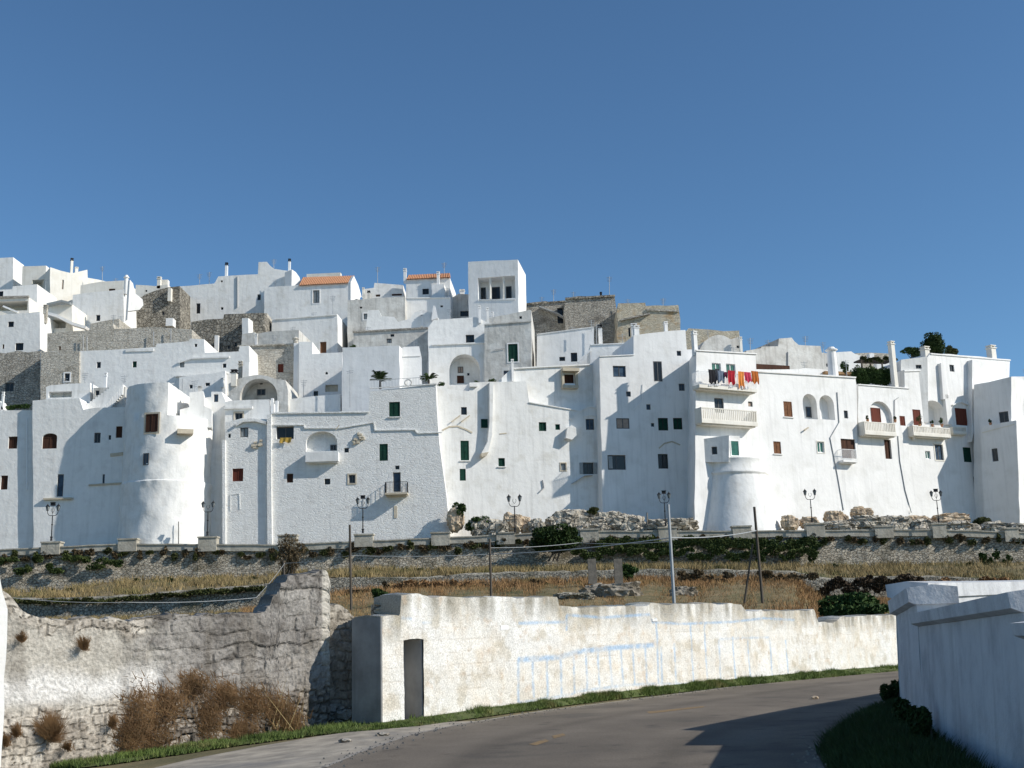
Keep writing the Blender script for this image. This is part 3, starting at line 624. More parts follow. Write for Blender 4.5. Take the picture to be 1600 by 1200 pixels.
tiled(h, [(467, 445.5), (548, 441.5)], [(473, 433.5), (554, 431)]); h.box('parapet', CR, 479, 427, 532, 436, -7, -6)
q = MB(); pf = PL(556, 175, 60); q.prism(pf, [pf.uv(*p) for p in [(548, 470), (548, 441), (553, 431), (560, 446), (565, 464)]], -.5, 0); q.build('gable_wall', WS, h.root, h.base)
h = H('stone_building', 'dark streaked stone house under the large grey-white skyline house', 'building', SD, 330, 165, 0, 7, [(298, 620), (299, 503), (349, 498), (350, 491), (378, 490), (413, 489), (414, 520), (377, 521), (377, 620)], [(356, 540, 359, 545, 'black'), (367, 535, 370, 541, 'black')], GT)
h.box('chimney', WS, 335, 524, 341, 550, .5, 1.2)
h = H('house', 'small white wedge house beside the dark streaked stone house', 'house', WH, 386, 163, -6, 13, [(378, 600), (378, 497), (388, 497), (388, 600)], [], GT)
h = H('house', 'low grey-topped terrace house between the dark stone house and pale boxes', 'house', WG, 405, 161, 0, 6, [(376, 600), (378, 522), (398, 519), (400, 600)], [], GT)
h = H('house', 'small weathered roof hut with a dark awning under the skyline houses', 'house', STL, 400, 170, 0, 5, [(388, 560), (388, 492), (417, 489), (418, 560)], [(400, 500, 412, 504, 'black')], GT)
h = H('house', 'pale grey box house with an ochre door on its terrace', 'house', WH, 480, 168, -3, 12, [(424, 620), (425, 498), (470, 494.5), (527, 490.5), (528, 620)], [(500, 534, 510, 551.5, 'ochre', D1), (416.5, 512.5, 426, 518, 'black')][:1], GT)
h.strip([(430, 499), (526, 492)], th=.16, proud=.16); h.antenna(520, 462, 490)
h = H('house', 'grey parapet house with a sunlit right side, left of the ochre door', 'house', WG, 432, 157.5, -4, 11, [(397, 620), (399, 522), (420, 518), (467, 515.5), (467, 620)], [], GT)
h.chimney(400, 521, 536, 4, .2, WS)
h = H('stone_building', 'beige stone house with one dark red window above the roof vault', 'building', STL, 425, 150, 0, 6, [(388, 660), (388.5, 541), (459, 538.5), (459, 660)], [(434, 568.5, 443, 582, 'red')], GT)
h.box('pilaster', WS, 458.5, 536, 468, 625, 0, .5); h.strip([(372, 541), (459, 538)], th=.18, proud=.2)
h = H('house', 'white rough house with a little round window right of the beige stone house', 'house', WR, 500, 149, 0, 7, [(466, 680), (467, 534), (488, 534), (488, 553), (535, 550.5), (536, 680)], [(508, 580.5, 512.5, 585, 'black', {'arch': 1.0}), (490, 611, 497, 619, 'black'), (508, 601, 528, 612, 'beige', {'rec': .5})], GT)
h.chimney(461, 526, 538, 9, -.5, STL, pot=True)
# barrel vaulted roof
h = H('vaulted_house', 'pale barrel vaulted roof room with a wide round arch opening', 'house', WG, 405, 141, 0, 8,
  [(357, 700), (357, 600), (365, 594), (382, 589), (395, 586.5), (405, 585.5), (418, 587.5), (430, 592), (446, 594), (450, 610), (452, 700)], [], GT, niches=[(375, 591.5, 433.5, 627, 2.6, True)])
h.window(401.5, 608, 415, 618, 'dark', {'proud': 1}, off=-2.6); h.window(406, 596.5, 410.5, 601, 'black', {'proud': 1}, off=-2.6)
h.chimney(365, 577, 598, 11, .3, CR, BLK); h.chimney(375, 564, 590, 7, -1.5, STL); h.box('pier', WH, 382, 566, 389, 592, -2, -1)
h = H('house', 'shaded low white wall house with a lamp-lit ledge between vault and tall white wall', 'house', WH, 490, 142, 0, 4, [(449, 700), (450, 624), (490, 619), (532, 616), (533, 700)], [], GT)
h.root['label'] = 'shaded low white wall house between the roof vault and the tall plain white wall'
h = H('house', 'tall plain white wall house with a rooftop palm terrace in front of it', 'house', WS, 590, 141, -4, 10, [(533, 700), (535, 543), (580, 541.5), (624, 540), (626, 700)], [], GT)
h.antenna(547, 578, 630, .6, 2)
h = H('house', 'bright white annex with a curved right edge behind the palm terrace', 'house', WS, 640, 142.5, 8, 8, [(624, 700), (624, 545), (632, 542), (655, 541), (659, 560), (660, 700)], [], GT)
h.strip([(630, 557), (657, 556)], th=.1, proud=.1)
h = H('stone_building', 'streaked beige concrete-topped house with two small openings', 'building', WG, 610, 157, 0, 8, [(551, 680), (552.5, 518), (600, 514.5), (669, 511.5), (672, 680)], [(610, 522, 616, 526, 'black'), (604, 529, 612, 536, 'grey')], GT)
h.strip([(552, 519), (669, 512.5)], th=.22, proud=.2, m=ST)
h = H('house', 'white house with a single vertical niche and crumbling parapet, upper centre', 'house', WG, 600, 171, 0, 8,
  [(543, 600), (543, 469), (600, 465), (633, 463.5), (634, 600)], [(568, 490, 574, 499, 'grey', {'trim': WS}), (562, 479, 566, 482, 'black')], GT)
h = H('house', 'rough white terrace steps between the crumbling parapet and the arch house', 'house', WR, 640, 163, 0, 7, [(560, 600), (575, 485), (592, 484), (596, 494), (616, 495), (622, 503), (640, 498), (648, 488), (662, 484), (676, 489), (686, 498), (690, 600)], [], GT)
h.chimney(659, 491, 505, 4, .3, WS); h.poly('fin_wall', WS, [(674, 500), (677, 477), (680, 478), (684, 497)], 0, 1)
h = H('house', 'pale roofline house with stepped parapet left of the small orange roof', 'house', WH, 600, 181, 0, 6, [(566, 560), (567, 452), (584, 449.5), (585, 442), (600, 443), (630, 445.5), (633, 560)], [(587, 460, 594, 463.5, 'brown'), (612, 459, 628, 462, 'brown')], GT)
h.chimney(576, 454, 466, 5, 1, WG, BLK); h.chimney(567.5, 449, 462, 4, .8, CR); h.antenna(590, 417, 442)
h = H('house', 'white skyline house with a strip of orange tiles and one dark window', 'house', WH, 668, 177, -3, 9, [(633.5, 600), (634.5, 436.5), (703, 434), (705, 600)], [(660, 451, 670, 460, 'black', {'rec': .3})], GT)
tiled(h, [(635, 436), (704, 433)], [(638, 430), (703, 427)], 3); h.chimney(632.5, 419, 438, 5.5, 0, WS); h.chimney(684.5, 424, 446, 5.5, .8, WS); h.box('roof_room', WS, 675, 444, 694, 465, 0, 2)
h.antenna(694, 410, 430)
h = H('house', 'white terrace wall under the strip of orange tiles', 'house', WS, 668, 173.5, 0, 3, [(633, 600), (633.5, 465), (704, 464.5), (705, 600)], [(688, 477, 692, 480, 'black')], GT)
h.strip([(633.5, 466), (704, 465)], th=.14, proud=.14)
h = H('house', 'grey set-back wall with a dark window between orange roof and white tower', 'house', WG, 720, 180, 0, 5, [(703, 600), (705, 466), (716, 459), (735, 460), (736, 600)], [(719, 486, 733, 494, 'black')], GT)
h.chimney(722, 452, 462, 9, -.5, WS)
# white cube tower with loggia
h = H('tower_house', 'square white tower on the skyline with a two-column loggia near its top', 'tower', WS, 770, 171, -9, 8,
  [(734, 620), (731.5, 409), (770, 407), (809, 405.5), (813, 620)], [], GT, niches=[(747, 432.5, 805, 467.5, 2.4)])
for a, b, c, d in ((748.5, 449.5, 759.5, 468), (768.5, 448.5, 781.5, 468), (790.5, 447.5, 799.5, 467)): h.window(a, b, c, d, 'dark', {'proud': 1, 'door': 1}, off=-2.4)
for a in (766, 787):
    q = MB(); p0 = h.pl.pt(a, 467, -.4); p1 = h.pl.pt(a, 433, -.4); q.tube(p0, p1, .19, .17, 12); q.tube(p1 - Vector((0, 0, .2)), p1, .26, .28, 12); q.build('column', CR, h.root, h.base)
h.strip([(747, 468.5), (805, 468)], 'sill', .1, .1)
# arch house
h = H('house', 'white house with a big round arched porch and a square dark window above', 'house', WH, 715, 150.5, 4, 9,
  [(668, 700), (670, 540), (676, 538), (765, 534), (768, 700)], [], GT, niches=[(702, 553.5, 750, 601, 2.2, True)])
for r_, k in (((715, 573, 724, 583), 'pale'), ((714, 587, 725, 599), 'brown'), ((730, 583, 733.5, 587), 'black')): h.window(*r_, k, {'proud': 1}, off=-2.2)
h.strip([(676, 539), (765, 535.5)], th=.16, proud=.2); h.chimney(762.5, 480, 535, 5, -.5, WS); h.box('pilaster', WS, 761, 536, 766.5, 600, 0, .5)
h = H('house', 'white rough-topped upper storey set back over the round arched porch', 'house', WR, 715, 153.8, 4, 8,
  [(668, 700), (669, 511), (678, 500), (745, 495.5), (762, 504), (765, 700)], [(728, 523, 741, 536, 'black', {'rec': .3})], GT)
h.chimney(749.5, 477, 500, 5, .3, WS)
h = H('house', 'off-white house with a tall dark green shutter, right of the arched porch', 'house', WG, 800, 150, -2, 9, [(757, 700), (757, 506), (795, 503), (830, 500.5), (833, 700)], [(794, 537.5, 809, 565, 'green', {'rec': .1, 'trim': WS})], GT)
h.strip([(757, 507.5), (830, 502)], th=.14, proud=.14); h.pipe([(772, 547), (790, 544)], .04, PIPE)
h = H('house', 'weathered roof parapet house just below the skyline tower', 'house', WG, 800, 157, -3, 12, [(754, 640), (754, 506), (762, 497), (790, 492), (830, 484), (834, 640)], [(811.5, 494, 815.5, 498, 'black')], GT)
h.chimney(769, 487, 505, 5, -.2, WS)
h = H('house', 'smooth grey-white curved wall house with two low dark openings', 'house', WS, 880, 153, -2, 10, [(838, 700), (839, 522), (870, 518), (928, 510.5), (931, 700)], [(874, 557.5, 883, 564, 'black'), (892, 551, 902, 565, 'black')], GT)
h.strip([(839, 522.5), (928, 511)], th=.1, proud=.1)
h.antenna(924, 500, 512, 1); h.chimney(938, 507, 535, 8, -2, WS, BLK); h.antenna(932, 506, 535, .5)
h = H('house', 'small white terrace block left of the tall stepped house', 'house', WH, 950, 145, 0, 7, [(921, 680), (922, 538), (955, 536.5), (991, 534.5), (992, 680)], [], GT)
h.strip([(922, 539), (990, 536)], th=.12, proud=.12); h.strip([(868, 575) if 0 else (903, 566), (922, 548)], 'stair_rail', .2, .3)
h = H('stone_building', 'dark weathered square stone building on the skyline right of the tower', 'building', ST, 920, 177, 0, 8, [(880, 640), (883, 472), (884, 466), (920, 463), (960, 461.5), (966, 500), (968, 640)], [(938, 458.6, 941, 459.4, 'black')] if 0 else [], GT)
h.strip([(884, 467), (960, 462.5)], th=.3, proud=.25, m=SD); h.chimney(939, 456, 463, 4, -1, BLK); h.antenna(952, 432, 461)
h = H('stone_building', 'lower grey stone wall house with a dark doorway next to the skyline tower', 'building', ST, 850, 180, 0, 8, [(806, 640), (808, 476), (820, 474), (883, 470.5), (885, 640)], [(871, 481, 880, 505, 'black', {'rec': .6})], GT)
h.strip([(843, 482), (870, 492), (884, 500)], 'stair_rail', .12, 1.2, METG); h.strip([(809, 476.5), (883, 471)], th=.25, proud=.2, m=SD); h.antenna(865, 452, 471)
h = H('stone_building', 'honey coloured stone building with a slanting ledge on the skyline', 'building', ST2, 1015, 172, 0, 8, [(964, 640), (966, 474), (1008, 473), (1009, 478), (1060, 476.5), (1063, 500), (1065, 640)], [(982, 512, 985, 526, 'black')], GT)
h.strip([(970, 501), (992, 496), (1014, 491)], 'ledge', .25, .5, ST); h.strip([(1011, 484), (1060, 486)], th=.3, proud=.2, m=STL); h.antenna(1036, 466, 477); h.chimney(991, 505, 530, 11, 4, WS)
h = H('stone_building', 'low tan stone building behind the balcony house chimney', 'building', ST2, 1115, 158, 0, 7, [(1068, 640), (1071, 518), (1076, 513), (1110, 515), (1155, 516.5), (1158, 640)], [], GT)
h = H('house', 'white humped gable house in front of the low tan stone building', 'house', WG, 1125, 152, 10, 7, [(1088, 640), (1092, 548), (1101, 533), (1112, 525.5), (1122, 523), (1131, 524.5), (1142, 530), (1155, 526), (1160, 548), (1161, 640)], [(1151, 540, 1155, 544, 'black')], GT)
h.chimney(1158, 526, 548, 5, 1, CR)
h = H('house', 'weathered white skyline house with a stepped top at the right of the town', 'house', WG, 1235, 160, 20, 8,
  [(1165, 660), (1166, 548), (1189, 544), (1190, 541.5), (1216, 541), (1217, 529), (1237, 527.5), (1241, 533), (1248, 539), (1282, 540.5), (1284, 551), (1302, 552.5), (1303, 660)], [(1291, 568, 1296, 573, 'black')], GT)
h.antenna(1258, 525, 540); h.antenna(1200, 531, 541); h.antenna(1172, 528, 546); h.box('awning', BRN, 1182, 570, 1234, 579, 0, 2.2)
h.pipe([(1231, 575), (1231, 550)], .08, PIPE)
h = H('house', 'small grey-white roof house behind the big round chimney', 'house', WH, 1320, 163, 15, 6, [(1300, 660), (1301, 551), (1311, 550), (1330, 549), (1336, 553), (1345, 556), (1346, 660)], [], GT)
h = H('house', 'distant beige stone house behind the roof garden pergola', 'house', STL, 1370, 172, 10, 6, [(1335, 660), (1336, 552), (1360, 551), (1396, 553), (1398, 660)], [], GT)
h.box('parapet', WS, 1370, 567, 1390, 576, 2, 3); h.box('parapet', WS, 1359, 552, 1366, 563, 1, 2)
h = H('house', 'shaded blue-grey roof room beneath the roof garden tree', 'house', WH, 1430, 147.5, 5, 5, [(1406, 660), (1408, 562), (1425, 560), (1449, 557), (1451, 660)], [(1431, 570, 1440, 576, 'dark')], GT)
h = H('house', 'low white terrace block behind the flat roof of the twin arch house', 'house', WH, 1270, 150, 20, 6, [(1165, 660), (1166, 577.5), (1183, 577), (1236, 577), (1246, 577) , (1258, 575), (1285, 577), (1300, 579), (1345, 584), (1346, 660)], [], GT)

# small roof clutter that each house carries
RC = random.Random(21)
for ob in [o for o in bpy.data.objects if o.get('category') in ('house', 'building') and o.name.split('.')[0] in ('house', 'stone_building')]:
    wl_ = [c for c in ob.children if c.name.split('.')[0] == 'wall']
    if not wl_: continue
    vs_ = [ob.location + v.co for v in wl_[0].data.vertices]; zt_ = max(v.z for v in vs_); top_ = [v for v in vs_ if v.z > zt_ - .6]; xs_ = [v.x for v in top_]; ys_ = [v.y for v in top_]
    if max(xs_) - min(xs_) < 2.5 or zt_ < 30: continue
    if RC.random() < .55:
        x_ = RC.uniform(min(xs_) + .6, max(xs_) - .6); y_ = (min(ys_) + max(ys_)) / 2 + RC.uniform(0, 1); hh_ = RC.uniform(1.4, 2.6); q = MB(); q.tube((x_, y_, zt_ - .6), (x_, y_, zt_ + hh_), .04, .035, 5)
        for k in range(4): q.tube((x_ - .45 + .06 * k, y_ + .1, zt_ + hh_ - .15 - k * .22), (x_ + .45 - .06 * k, y_ - .1, zt_ + hh_ - .15 - k * .22), .025, .025, 4)
        q.build('antenna', METG, ob, ob.location)
# ------------------------------------------------------------------ ground and hill
def interp(pts, x):
    return float(np.interp(x, [p[0] for p in pts], [p[1] for p in pts]))
def fx(x): return 131.0 + max(0, x - 21) * math.tan(math.radians(27))
L0 = [(-500, 880), (0, 858), (185, 849), (430, 850.5), (700, 839), (905, 829), (1145, 829), (1460, 826.5), (1600, 831), (2100, 850)]
R0 = [(-500, 940), (0, 922), (100, 918), (200, 903), (400, 898), (560, 886), (760, 888), (900, 885), (1100, 880), (1250, 882), (1350, 880), (1600, 876), (2100, 880)]
G1 = [(-500, 946), (0, 936), (150, 934), (250, 926), (400, 915), (520, 903), (650, 903), (760, 896), (900, 893), (1040, 889), (1240, 893), (1290, 905), (1450, 900), (1600, 908), (2100, 915)]
W2 = [(-500, 985), (0, 972), (150, 968), (300, 963), (420, 952), (500, 930), (650, 913), (760, 911), (920, 906), (1040, 905), (1240, 903), (1290, 944), (1450, 938), (1600, 930), (2100, 935)]
G3 = [(-500, 1003), (500, 990), (1600, 962), (2100, 955)]
def terrain(rows, name, m, kind='structure', sub=1):
    xs = list(range(-500, 2101, 20)); vs = []; q = MB()
    for fn, Y in rows: vs += [atY(x, interp(fn, x), Y) + Vector((0, 0, RN.uniform(-.12, .12))) for x in xs]
    n = len(xs); q.add(vs, [(j * n + i, j * n + i + 1, (j + 1) * n + i + 1, (j + 1) * n + i) for j in range(len(rows) - 1) for i in range(n - 1)])
    o = q.build(name, m, smooth=True); return tag(o, kind=kind)
EARTH = mat('dry_earth_and_grass', (.24, .18, .10), (.12, .11, .055), .35, bump=.8, bscale=1.2, bdist=.2, c3=(.07, .08, .03), s3=.12)
o = terrain([([(a, 1075) for a, b in G3], 56.5), (G3, 60), ([(a, b + 1) for a, b in W2], 106)], 'lower_field', EARTH)
o = terrain([([(a, b + .5) for a, b in G1], 109.5), ([(a, b + 3) for a, b in R0], 126.5)], 'grass_terrace', EARTH)
# dry stone wall between the two terraces
q = MB(); xs = list(range(-500, 2101, 15)); vs = []
DSW = mat('dry_stone_wall', (.50, .46, .38), (.34, .31, .25), 1.0, bump=1, bscale=3, bdist=.2, c3=(.10, .10, .06), s3=.35, vor=.35, vscale=3.2)
for fn, Y, dz in ((W2, 107.3, -1.5), (G1, 107.3, 0), (G1, 108.4, .05), (W2, 108.4, -1.5)):
    vs += [atY(x, interp(fn, x), Y) + Vector((0, 0, dz + RN.uniform(-.1, .1))) for x in xs]
n = len(xs); q.add(vs, [(j * n + i, j * n + i + 1, (j + 1) * n + i + 1, (j + 1) * n + i) for j in range(3) for i in range(n - 1)])
o = q.build('dry_stone_wall', DSW); tag(o, 'long low dry stone wall crossing the dry grass slope', 'wall')
# retaining wall of the street with its parapet and piers
RET = mat('rubble_retaining_wall', (.60, .54, .44), (.43, .38, .30), .7, bump=1, bscale=2, bdist=.25, c3=(.17, .145, .09), s3=.28, vor=.22, vscale=2.4, streak=.4, stretch=(1, 1, 1.5))
PAR = mat('parapet_stone', (.50, .47, .40), (.36, .33, .27), 1.0, bump=.6, bscale=3, bdist=.1, streak=.4)
root = empty('retaining_wall', atY(800, 880, 127), 'long rubble retaining wall with a thin parapet and square piers under the town', 'wall')
bs = root.location
q = MB(); vs = []
for fn, Y, dz in ((R0, 126.9, -2), (L0, 127.0, -.75), (L0, 128.2, -.75), (R0, 128.2, -2)):
    vs += [atY(x, interp(fn, x), Y) + Vector((0, RN.uniform(-.08, .08), dz + RN.uniform(-.05, .05))) for x in xs]
q.add(vs, [(j * n + i, j * n + i + 1, (j + 1) * n + i + 1, (j + 1) * n + i) for j in range(3) for i in range(n - 1)])
q.build('wall', RET, root, bs)
q = MB(); vs = []
for fn, Y, dz in ((L0, 126.8, -.74), (L0, 126.8, -.14), (L0, 126.7, -.13), (L0, 126.7, 0), (L0, 127.3, 0), (L0, 127.3, -.74)):
    vs += [atY(x, interp(fn, x), Y) + Vector((0, 0, dz + .02 * math.sin(x * .1))) for x in xs]
q.add(vs, [(j * n + i, j * n + i + 1, (j + 1) * n + i + 1, (j + 1) * n + i) for j in range(5) for i in range(n - 1)])
q.build('parapet', PAR, root, bs)
piers = [(79, 846, 862), (199, 841, 857), (324, 838, 857), (449, 835, 850), (568, 834, 850), (688, 831, 848), (790, 831, 846), (921, 826, 843), (1043, 823, 841), (1159, 821, 839), (1274, 817, 835), (1381, 821, 836), (1467, 817, 836), (1580, 824, 842)]
for x, a, b in piers:
    q = MB(); pp = PL(x, 126.62, 0); u, v = pp.uv(x, a); ww = 1.0 if x < 1450 else .75; vb = pp.uv(x, b)[1]
    q.box(pp, u - ww, u + ww, vb - .3, v - .16, -1.1, .0); q.box(pp, u - ww - .09, u + ww + .09, v - .157, v, -1.2, .09)
    q.build('pier', PAR, root, bs)
# street and the hill behind it
q = MB(); xs2 = [x for x in range(-110, 131, 5)]; ys = [0, 6, 12, 24, 40, 60, 90, 140]
zz = [0.3, .8, 8, 18, 27, 33, 30, 10]
def hillz(x, k):
    f0 = fx(x); z = 11.3 + (0.04 * max(0, x - 20)) 
    s = np.interp(x, [-110, -60, 0, 25, 60, 130], [1.1, 1.05, 1.0, .72, .5, .3]); return z + zz[k] * s
for x in xs2: q.v.append((x, 127.6, 11.25))
for k, yy in enumerate(ys):
    for x in xs2: q.v.append((x, fx(x) - 1 + yy * 1.0, hillz(x, k)))
n2 = len(xs2)
for j in range(len(ys)):
    for i in range(n2 - 1): q.f.append((j * n2 + i, j * n2 + i + 1, (j + 1) * n2 + i + 1, (j + 1) * n2 + i)); q.m.append(0)
tag(q.build('hill', EARTH, smooth=True), kind='structure')
# large ground sheet
GRD = mat('ground_earth', (.20, .16, .09), (.12, .11, .06), .5, bump=.6, bscale=3, bdist=.1)
q = MB(); gx = [-1500, -300, -100, -40, -23.5, -20, -15, -10, -7, -5, -3.5, 0, 5, 10, 20, 40, 100, 300, 1500]; gy = [-800, -100, -20, 0, 10, 20, 30, 40, 58, 100, 300, 1500]
for y in gy:
    for x in gx: q.v.append((x, y, gz(x) - .02))
n3 = len(gx)
for j in range(len(gy) - 1):
    for i in range(n3 - 1): q.f.append((j * n3 + i, j * n3 + i + 1, (j + 1) * n3 + i + 1, (j + 1) * n3 + i)); q.m.append(0)
tag(q.build('ground', GRD), kind='structure')

# ------------------------------------------------------------------ road
def noise2(x, y, sc, seed=0, octs=4):
    x = np.asarray(x, float) * sc; y = np.asarray(y, float) * sc; out = 0; amp = 1; tot = 0
    for o_ in range(octs):
        xi = np.floor(x).astype(int); yi = np.floor(y).astype(int); xf = x - xi; yf = y - yi
        xf = xf * xf * (3 - 2 * xf); yf = yf * yf * (3 - 2 * yf)
        def h(a, b):
            n = (a * 374761393 + b * 668265263 + seed * 1442695 + o_ * 974711) & 0x7fffffff
            n = ((n ^ (n >> 13)) * 1274126177) & 0x7fffffff
            return ((n ^ (n >> 16)) & 0xffff) / 65535.0
        v = (h(xi, yi) * (1 - xf) + h(xi + 1, yi) * xf) * (1 - yf) + (h(xi, yi + 1) * (1 - xf) + h(xi + 1, yi + 1) * xf) * yf
        out = out + v * amp; tot += amp; amp *= .5; x = x * 2.03 + 11.7; y = y * 2.03 + 5.3
    return out / tot
def lerpc(a, b, f): return a * (1 - f[..., None]) + b * f[..., None]
C_ = lambda *a: np.array(a, float)
def colour_attr(me, cols):
    a = me.color_attributes.new('albedo', 'FLOAT_COLOR', 'POINT'); c = np.ones((len(me.vertices), 4)); c[:, :3] = cols; a.data.foreach_set('color', c.ravel())
ASPH = mat('worn_asphalt', (.125, .106, .088), (.098, .083, .070), 1.5, rough=.85, bump=.35, bscale=30, bdist=.02, c3=(.15, .13, .112), s3=.22, spec=.3)
le = [(-5.5, -60), (-3.6, 0), (-3.3, 10)] + [tuple(G(*p).xy) for p in [(510, 1200), (560, 1178), (640, 1150), (720, 1133), (850, 1112), (1000, 1093), (1200, 1067), (1390, 1047)]] + [(27, 60), (45, 72)]
re_ = [(2.2, -60), (2.8, 0), (3.5, 10), (4.4, 17.5), (5.0, 20.7), (6.7, 24.4), (9.8, 30.0), (13.5, 35.5), (18.5, 41), (34, 52), (52, 62)]
def resample(p, n):
    p = np.array(p); d = np.r_[0, np.cumsum(np.hypot(*np.diff(p, axis=0).T))]; t = np.linspace(0, d[-1], n); return np.c_[np.interp(t, d, p[:, 0]), np.interp(t, d, p[:, 1])]
def ribbon(a, b, z, name, m, n=120, k=6, fn=None):
    A = resample(a, n); B = resample(b, n); q = MB()
    for i in range(n):
        for j in range(k + 1):
            t = j / k; x, y = A[i] * (1 - t) + B[i] * t; q.v.append((x, y, gz(x) + z + (fn(x, y, t) if fn else 0)))
    for i in range(n - 1):
        for j in range(k): q.f.append((i * (k + 1) + j, i * (k + 1) + j + 1, (i + 1) * (k + 1) + j + 1, (i + 1) * (k + 1) + j)); q.m.append(0)
    return q.build(name, m)
ro_ = ribbon(le, re_, .012, 'road', None, 700, 60); me = ro_.data; co = np.empty(len(me.vertices) * 3); me.vertices.foreach_get('co', co); co = co.reshape(-1, 3)
ii = np.repeat(np.arange(700), 61); tt = np.tile(np.arange(61) / 60, 700); X_, Y_ = co[:, 0], co[:, 1]
n1 = noise2(X_, Y_, .35, 201); n2_ = noise2(X_, Y_, 2.2, 202); n3_ = noise2(tt * 9, ii * .05, 1.0, 203)
c = lerpc(C_(.165, .14, .112), C_(.125, .107, .087), np.clip((n1 - .35) * 2.4, 0, 1))
trk = sum(np.exp(-((tt - a) / .045) ** 2) for a in (.2, .36, .62, .8)); c = c * (1 + .20 * trk * n3_ - .16 * np.exp(-((tt - .28) / .03) ** 2) - .14 * np.exp(-((tt - .71) / .03) ** 2))[:, None]
c = lerpc(c, C_(.065, .06, .055), np.clip((noise2(X_, Y_, .55, 205) - .66) * 12, 0, 1) * .45)       # tar patches
crk = np.abs(noise2(X_, Y_, .5, 207) - .5); c = lerpc(c, C_(.045, .04, .038), np.clip(1 - crk / .006, 0, 1) * .7)
c = lerpc(c, C_(.22, .19, .155), np.clip((.05 - np.minimum(tt, 1 - tt)) / .05, 0, 1) * np.clip(n2_ * 1.6 - .2, 0, 1)); c = c * (.86 + .28 * n2_)[:, None]
VMR = vmat('worn_asphalt', rough=.85, bump=.45, bscale=45, bdist=.012); me.materials.clear(); me.materials.append(VMR); colour_attr(me, c); tag(ro_, kind='structure')
PAINT = mat('worn_yellow_paint', (.26, .17, .07), (.16, .12, .085), 8, rough=.8)
q = MB()
for pts in ([(826, 1164), (852, 1156), (858, 1159), (838, 1166)], [(862, 1151), (880, 1147), (884, 1150), (866, 1155)], [(1010, 1113), (1100, 1104), (1100, 1106), (1015, 1116)]):
    q.add([(*G(*p).xy, .017) for p in pts], [(0, 1, 2, 3)])
tag(q.build('road_marking', PAINT), kind='structure')
SHO = mat('concrete_shoulder', (.42, .37, .30), (.24, .215, .18), 1.6, bump=.4, bscale=12, bdist=.03, c3=(.19, .18, .17), s3=.5)
sh = [(-9.5, 5), (-9.0, 14), (-8.6, 20)] + [tuple(G(*p).xy) for p in [(300, 1186), (400, 1167), (500, 1150), (600, 1138), (700, 1128), (740, 1127)]]
sh2 = [(-3.2, 5), (-3.3, 10)] + [tuple(G(*p).xy) for p in [(510, 1200), (560, 1178), (640, 1150), (720, 1133), (745, 1128)]]
tag(ribbon(sh, sh2, .004, 'road_shoulder', SHO, 60, 8), kind='structure')
tag(ribbon([(x - .09, y + .09) for x, y in le[3:-2]], [(x + .02, y) for x, y in le[3:-2]], .018, 'edge_line', mat('faded_edge_line', (.34, .31, .27), (.2, .18, .16), 5), 100, 1), kind='structure')
SOIL = mat('verge_soil', (.10, .12, .04), (.06, .08, .025), 3, bump=.5, bscale=12, bdist=.05)
vg_out = [tuple(G(*p).xy) for p in [(130, 1200), (190, 1190), (350, 1166), (500, 1146), (660, 1130), (800, 1110), (950, 1090), (1100, 1075), (1250, 1060), (1390, 1048)]]
vg_in = [tuple(G(*p).xy) for p in [(60, 1200), (190, 1180), (350, 1154), (500, 1134), (660, 1118), (800, 1097), (950, 1080), (1100, 1066), (1250, 1052), (1390, 1042)]]
wl = [(3.8, 6), (5.1, 12.1), (6.2, 17), (7.55, 23.5), (9.3, 26.5), (13, 32), (17, 37)]
tag(ribbon([(x + .05, y) for x, y in [(3.1, 5), (3.6, 10), (4.4, 17.5), (5.0, 20.7), (6.7, 24.4), (9.8, 30.0), (13.5, 35.5)]], wl, .02, 'verge_mound', SOIL, 60, 8, lambda x, y, t: .35 * math.sin(math.pi * min(1, t * .8))), kind='structure')

# ------------------------------------------------------------------ foreground walls as displaced stone surfaces
def stones(u, v, h, wmin, wmax, seed, mort=.03, warp=.06):
    """course index, block id and distance to the nearest joint"""
    u = u + (noise2(u, v, 1.7, seed) - .5) * warp * 4; v = v + (noise2(u, v, 1.3, seed + 3) - .5) * warp * 4
    row = np.floor(v / h).astype(int); fv = v / h - row
    rs = ((row * 7919 + seed * 131) % 97) / 97.0
    wd = wmin + (wmax - wmin) * rs; uu = u / wd + rs * 5.3; col_ = np.floor(uu).astype(int); fu = uu - col_
    jit = (((col_ * 92821 + row * 68917 + seed) % 101) / 101.0 - .5) * .3
    fu2 = np.clip(fu + jit * (fu * (1 - fu)) * 2, 0, 1)
    d = np.minimum(np.minimum(fu2, 1 - fu2) * wd, np.minimum(fv, 1 - fv) * h)
    idn = ((col_ * 73856093 ^ row * 19349663 ^ seed * 83492791) & 0xffff) / 65535.0
    return np.clip(d / mort, 0, 1), idn
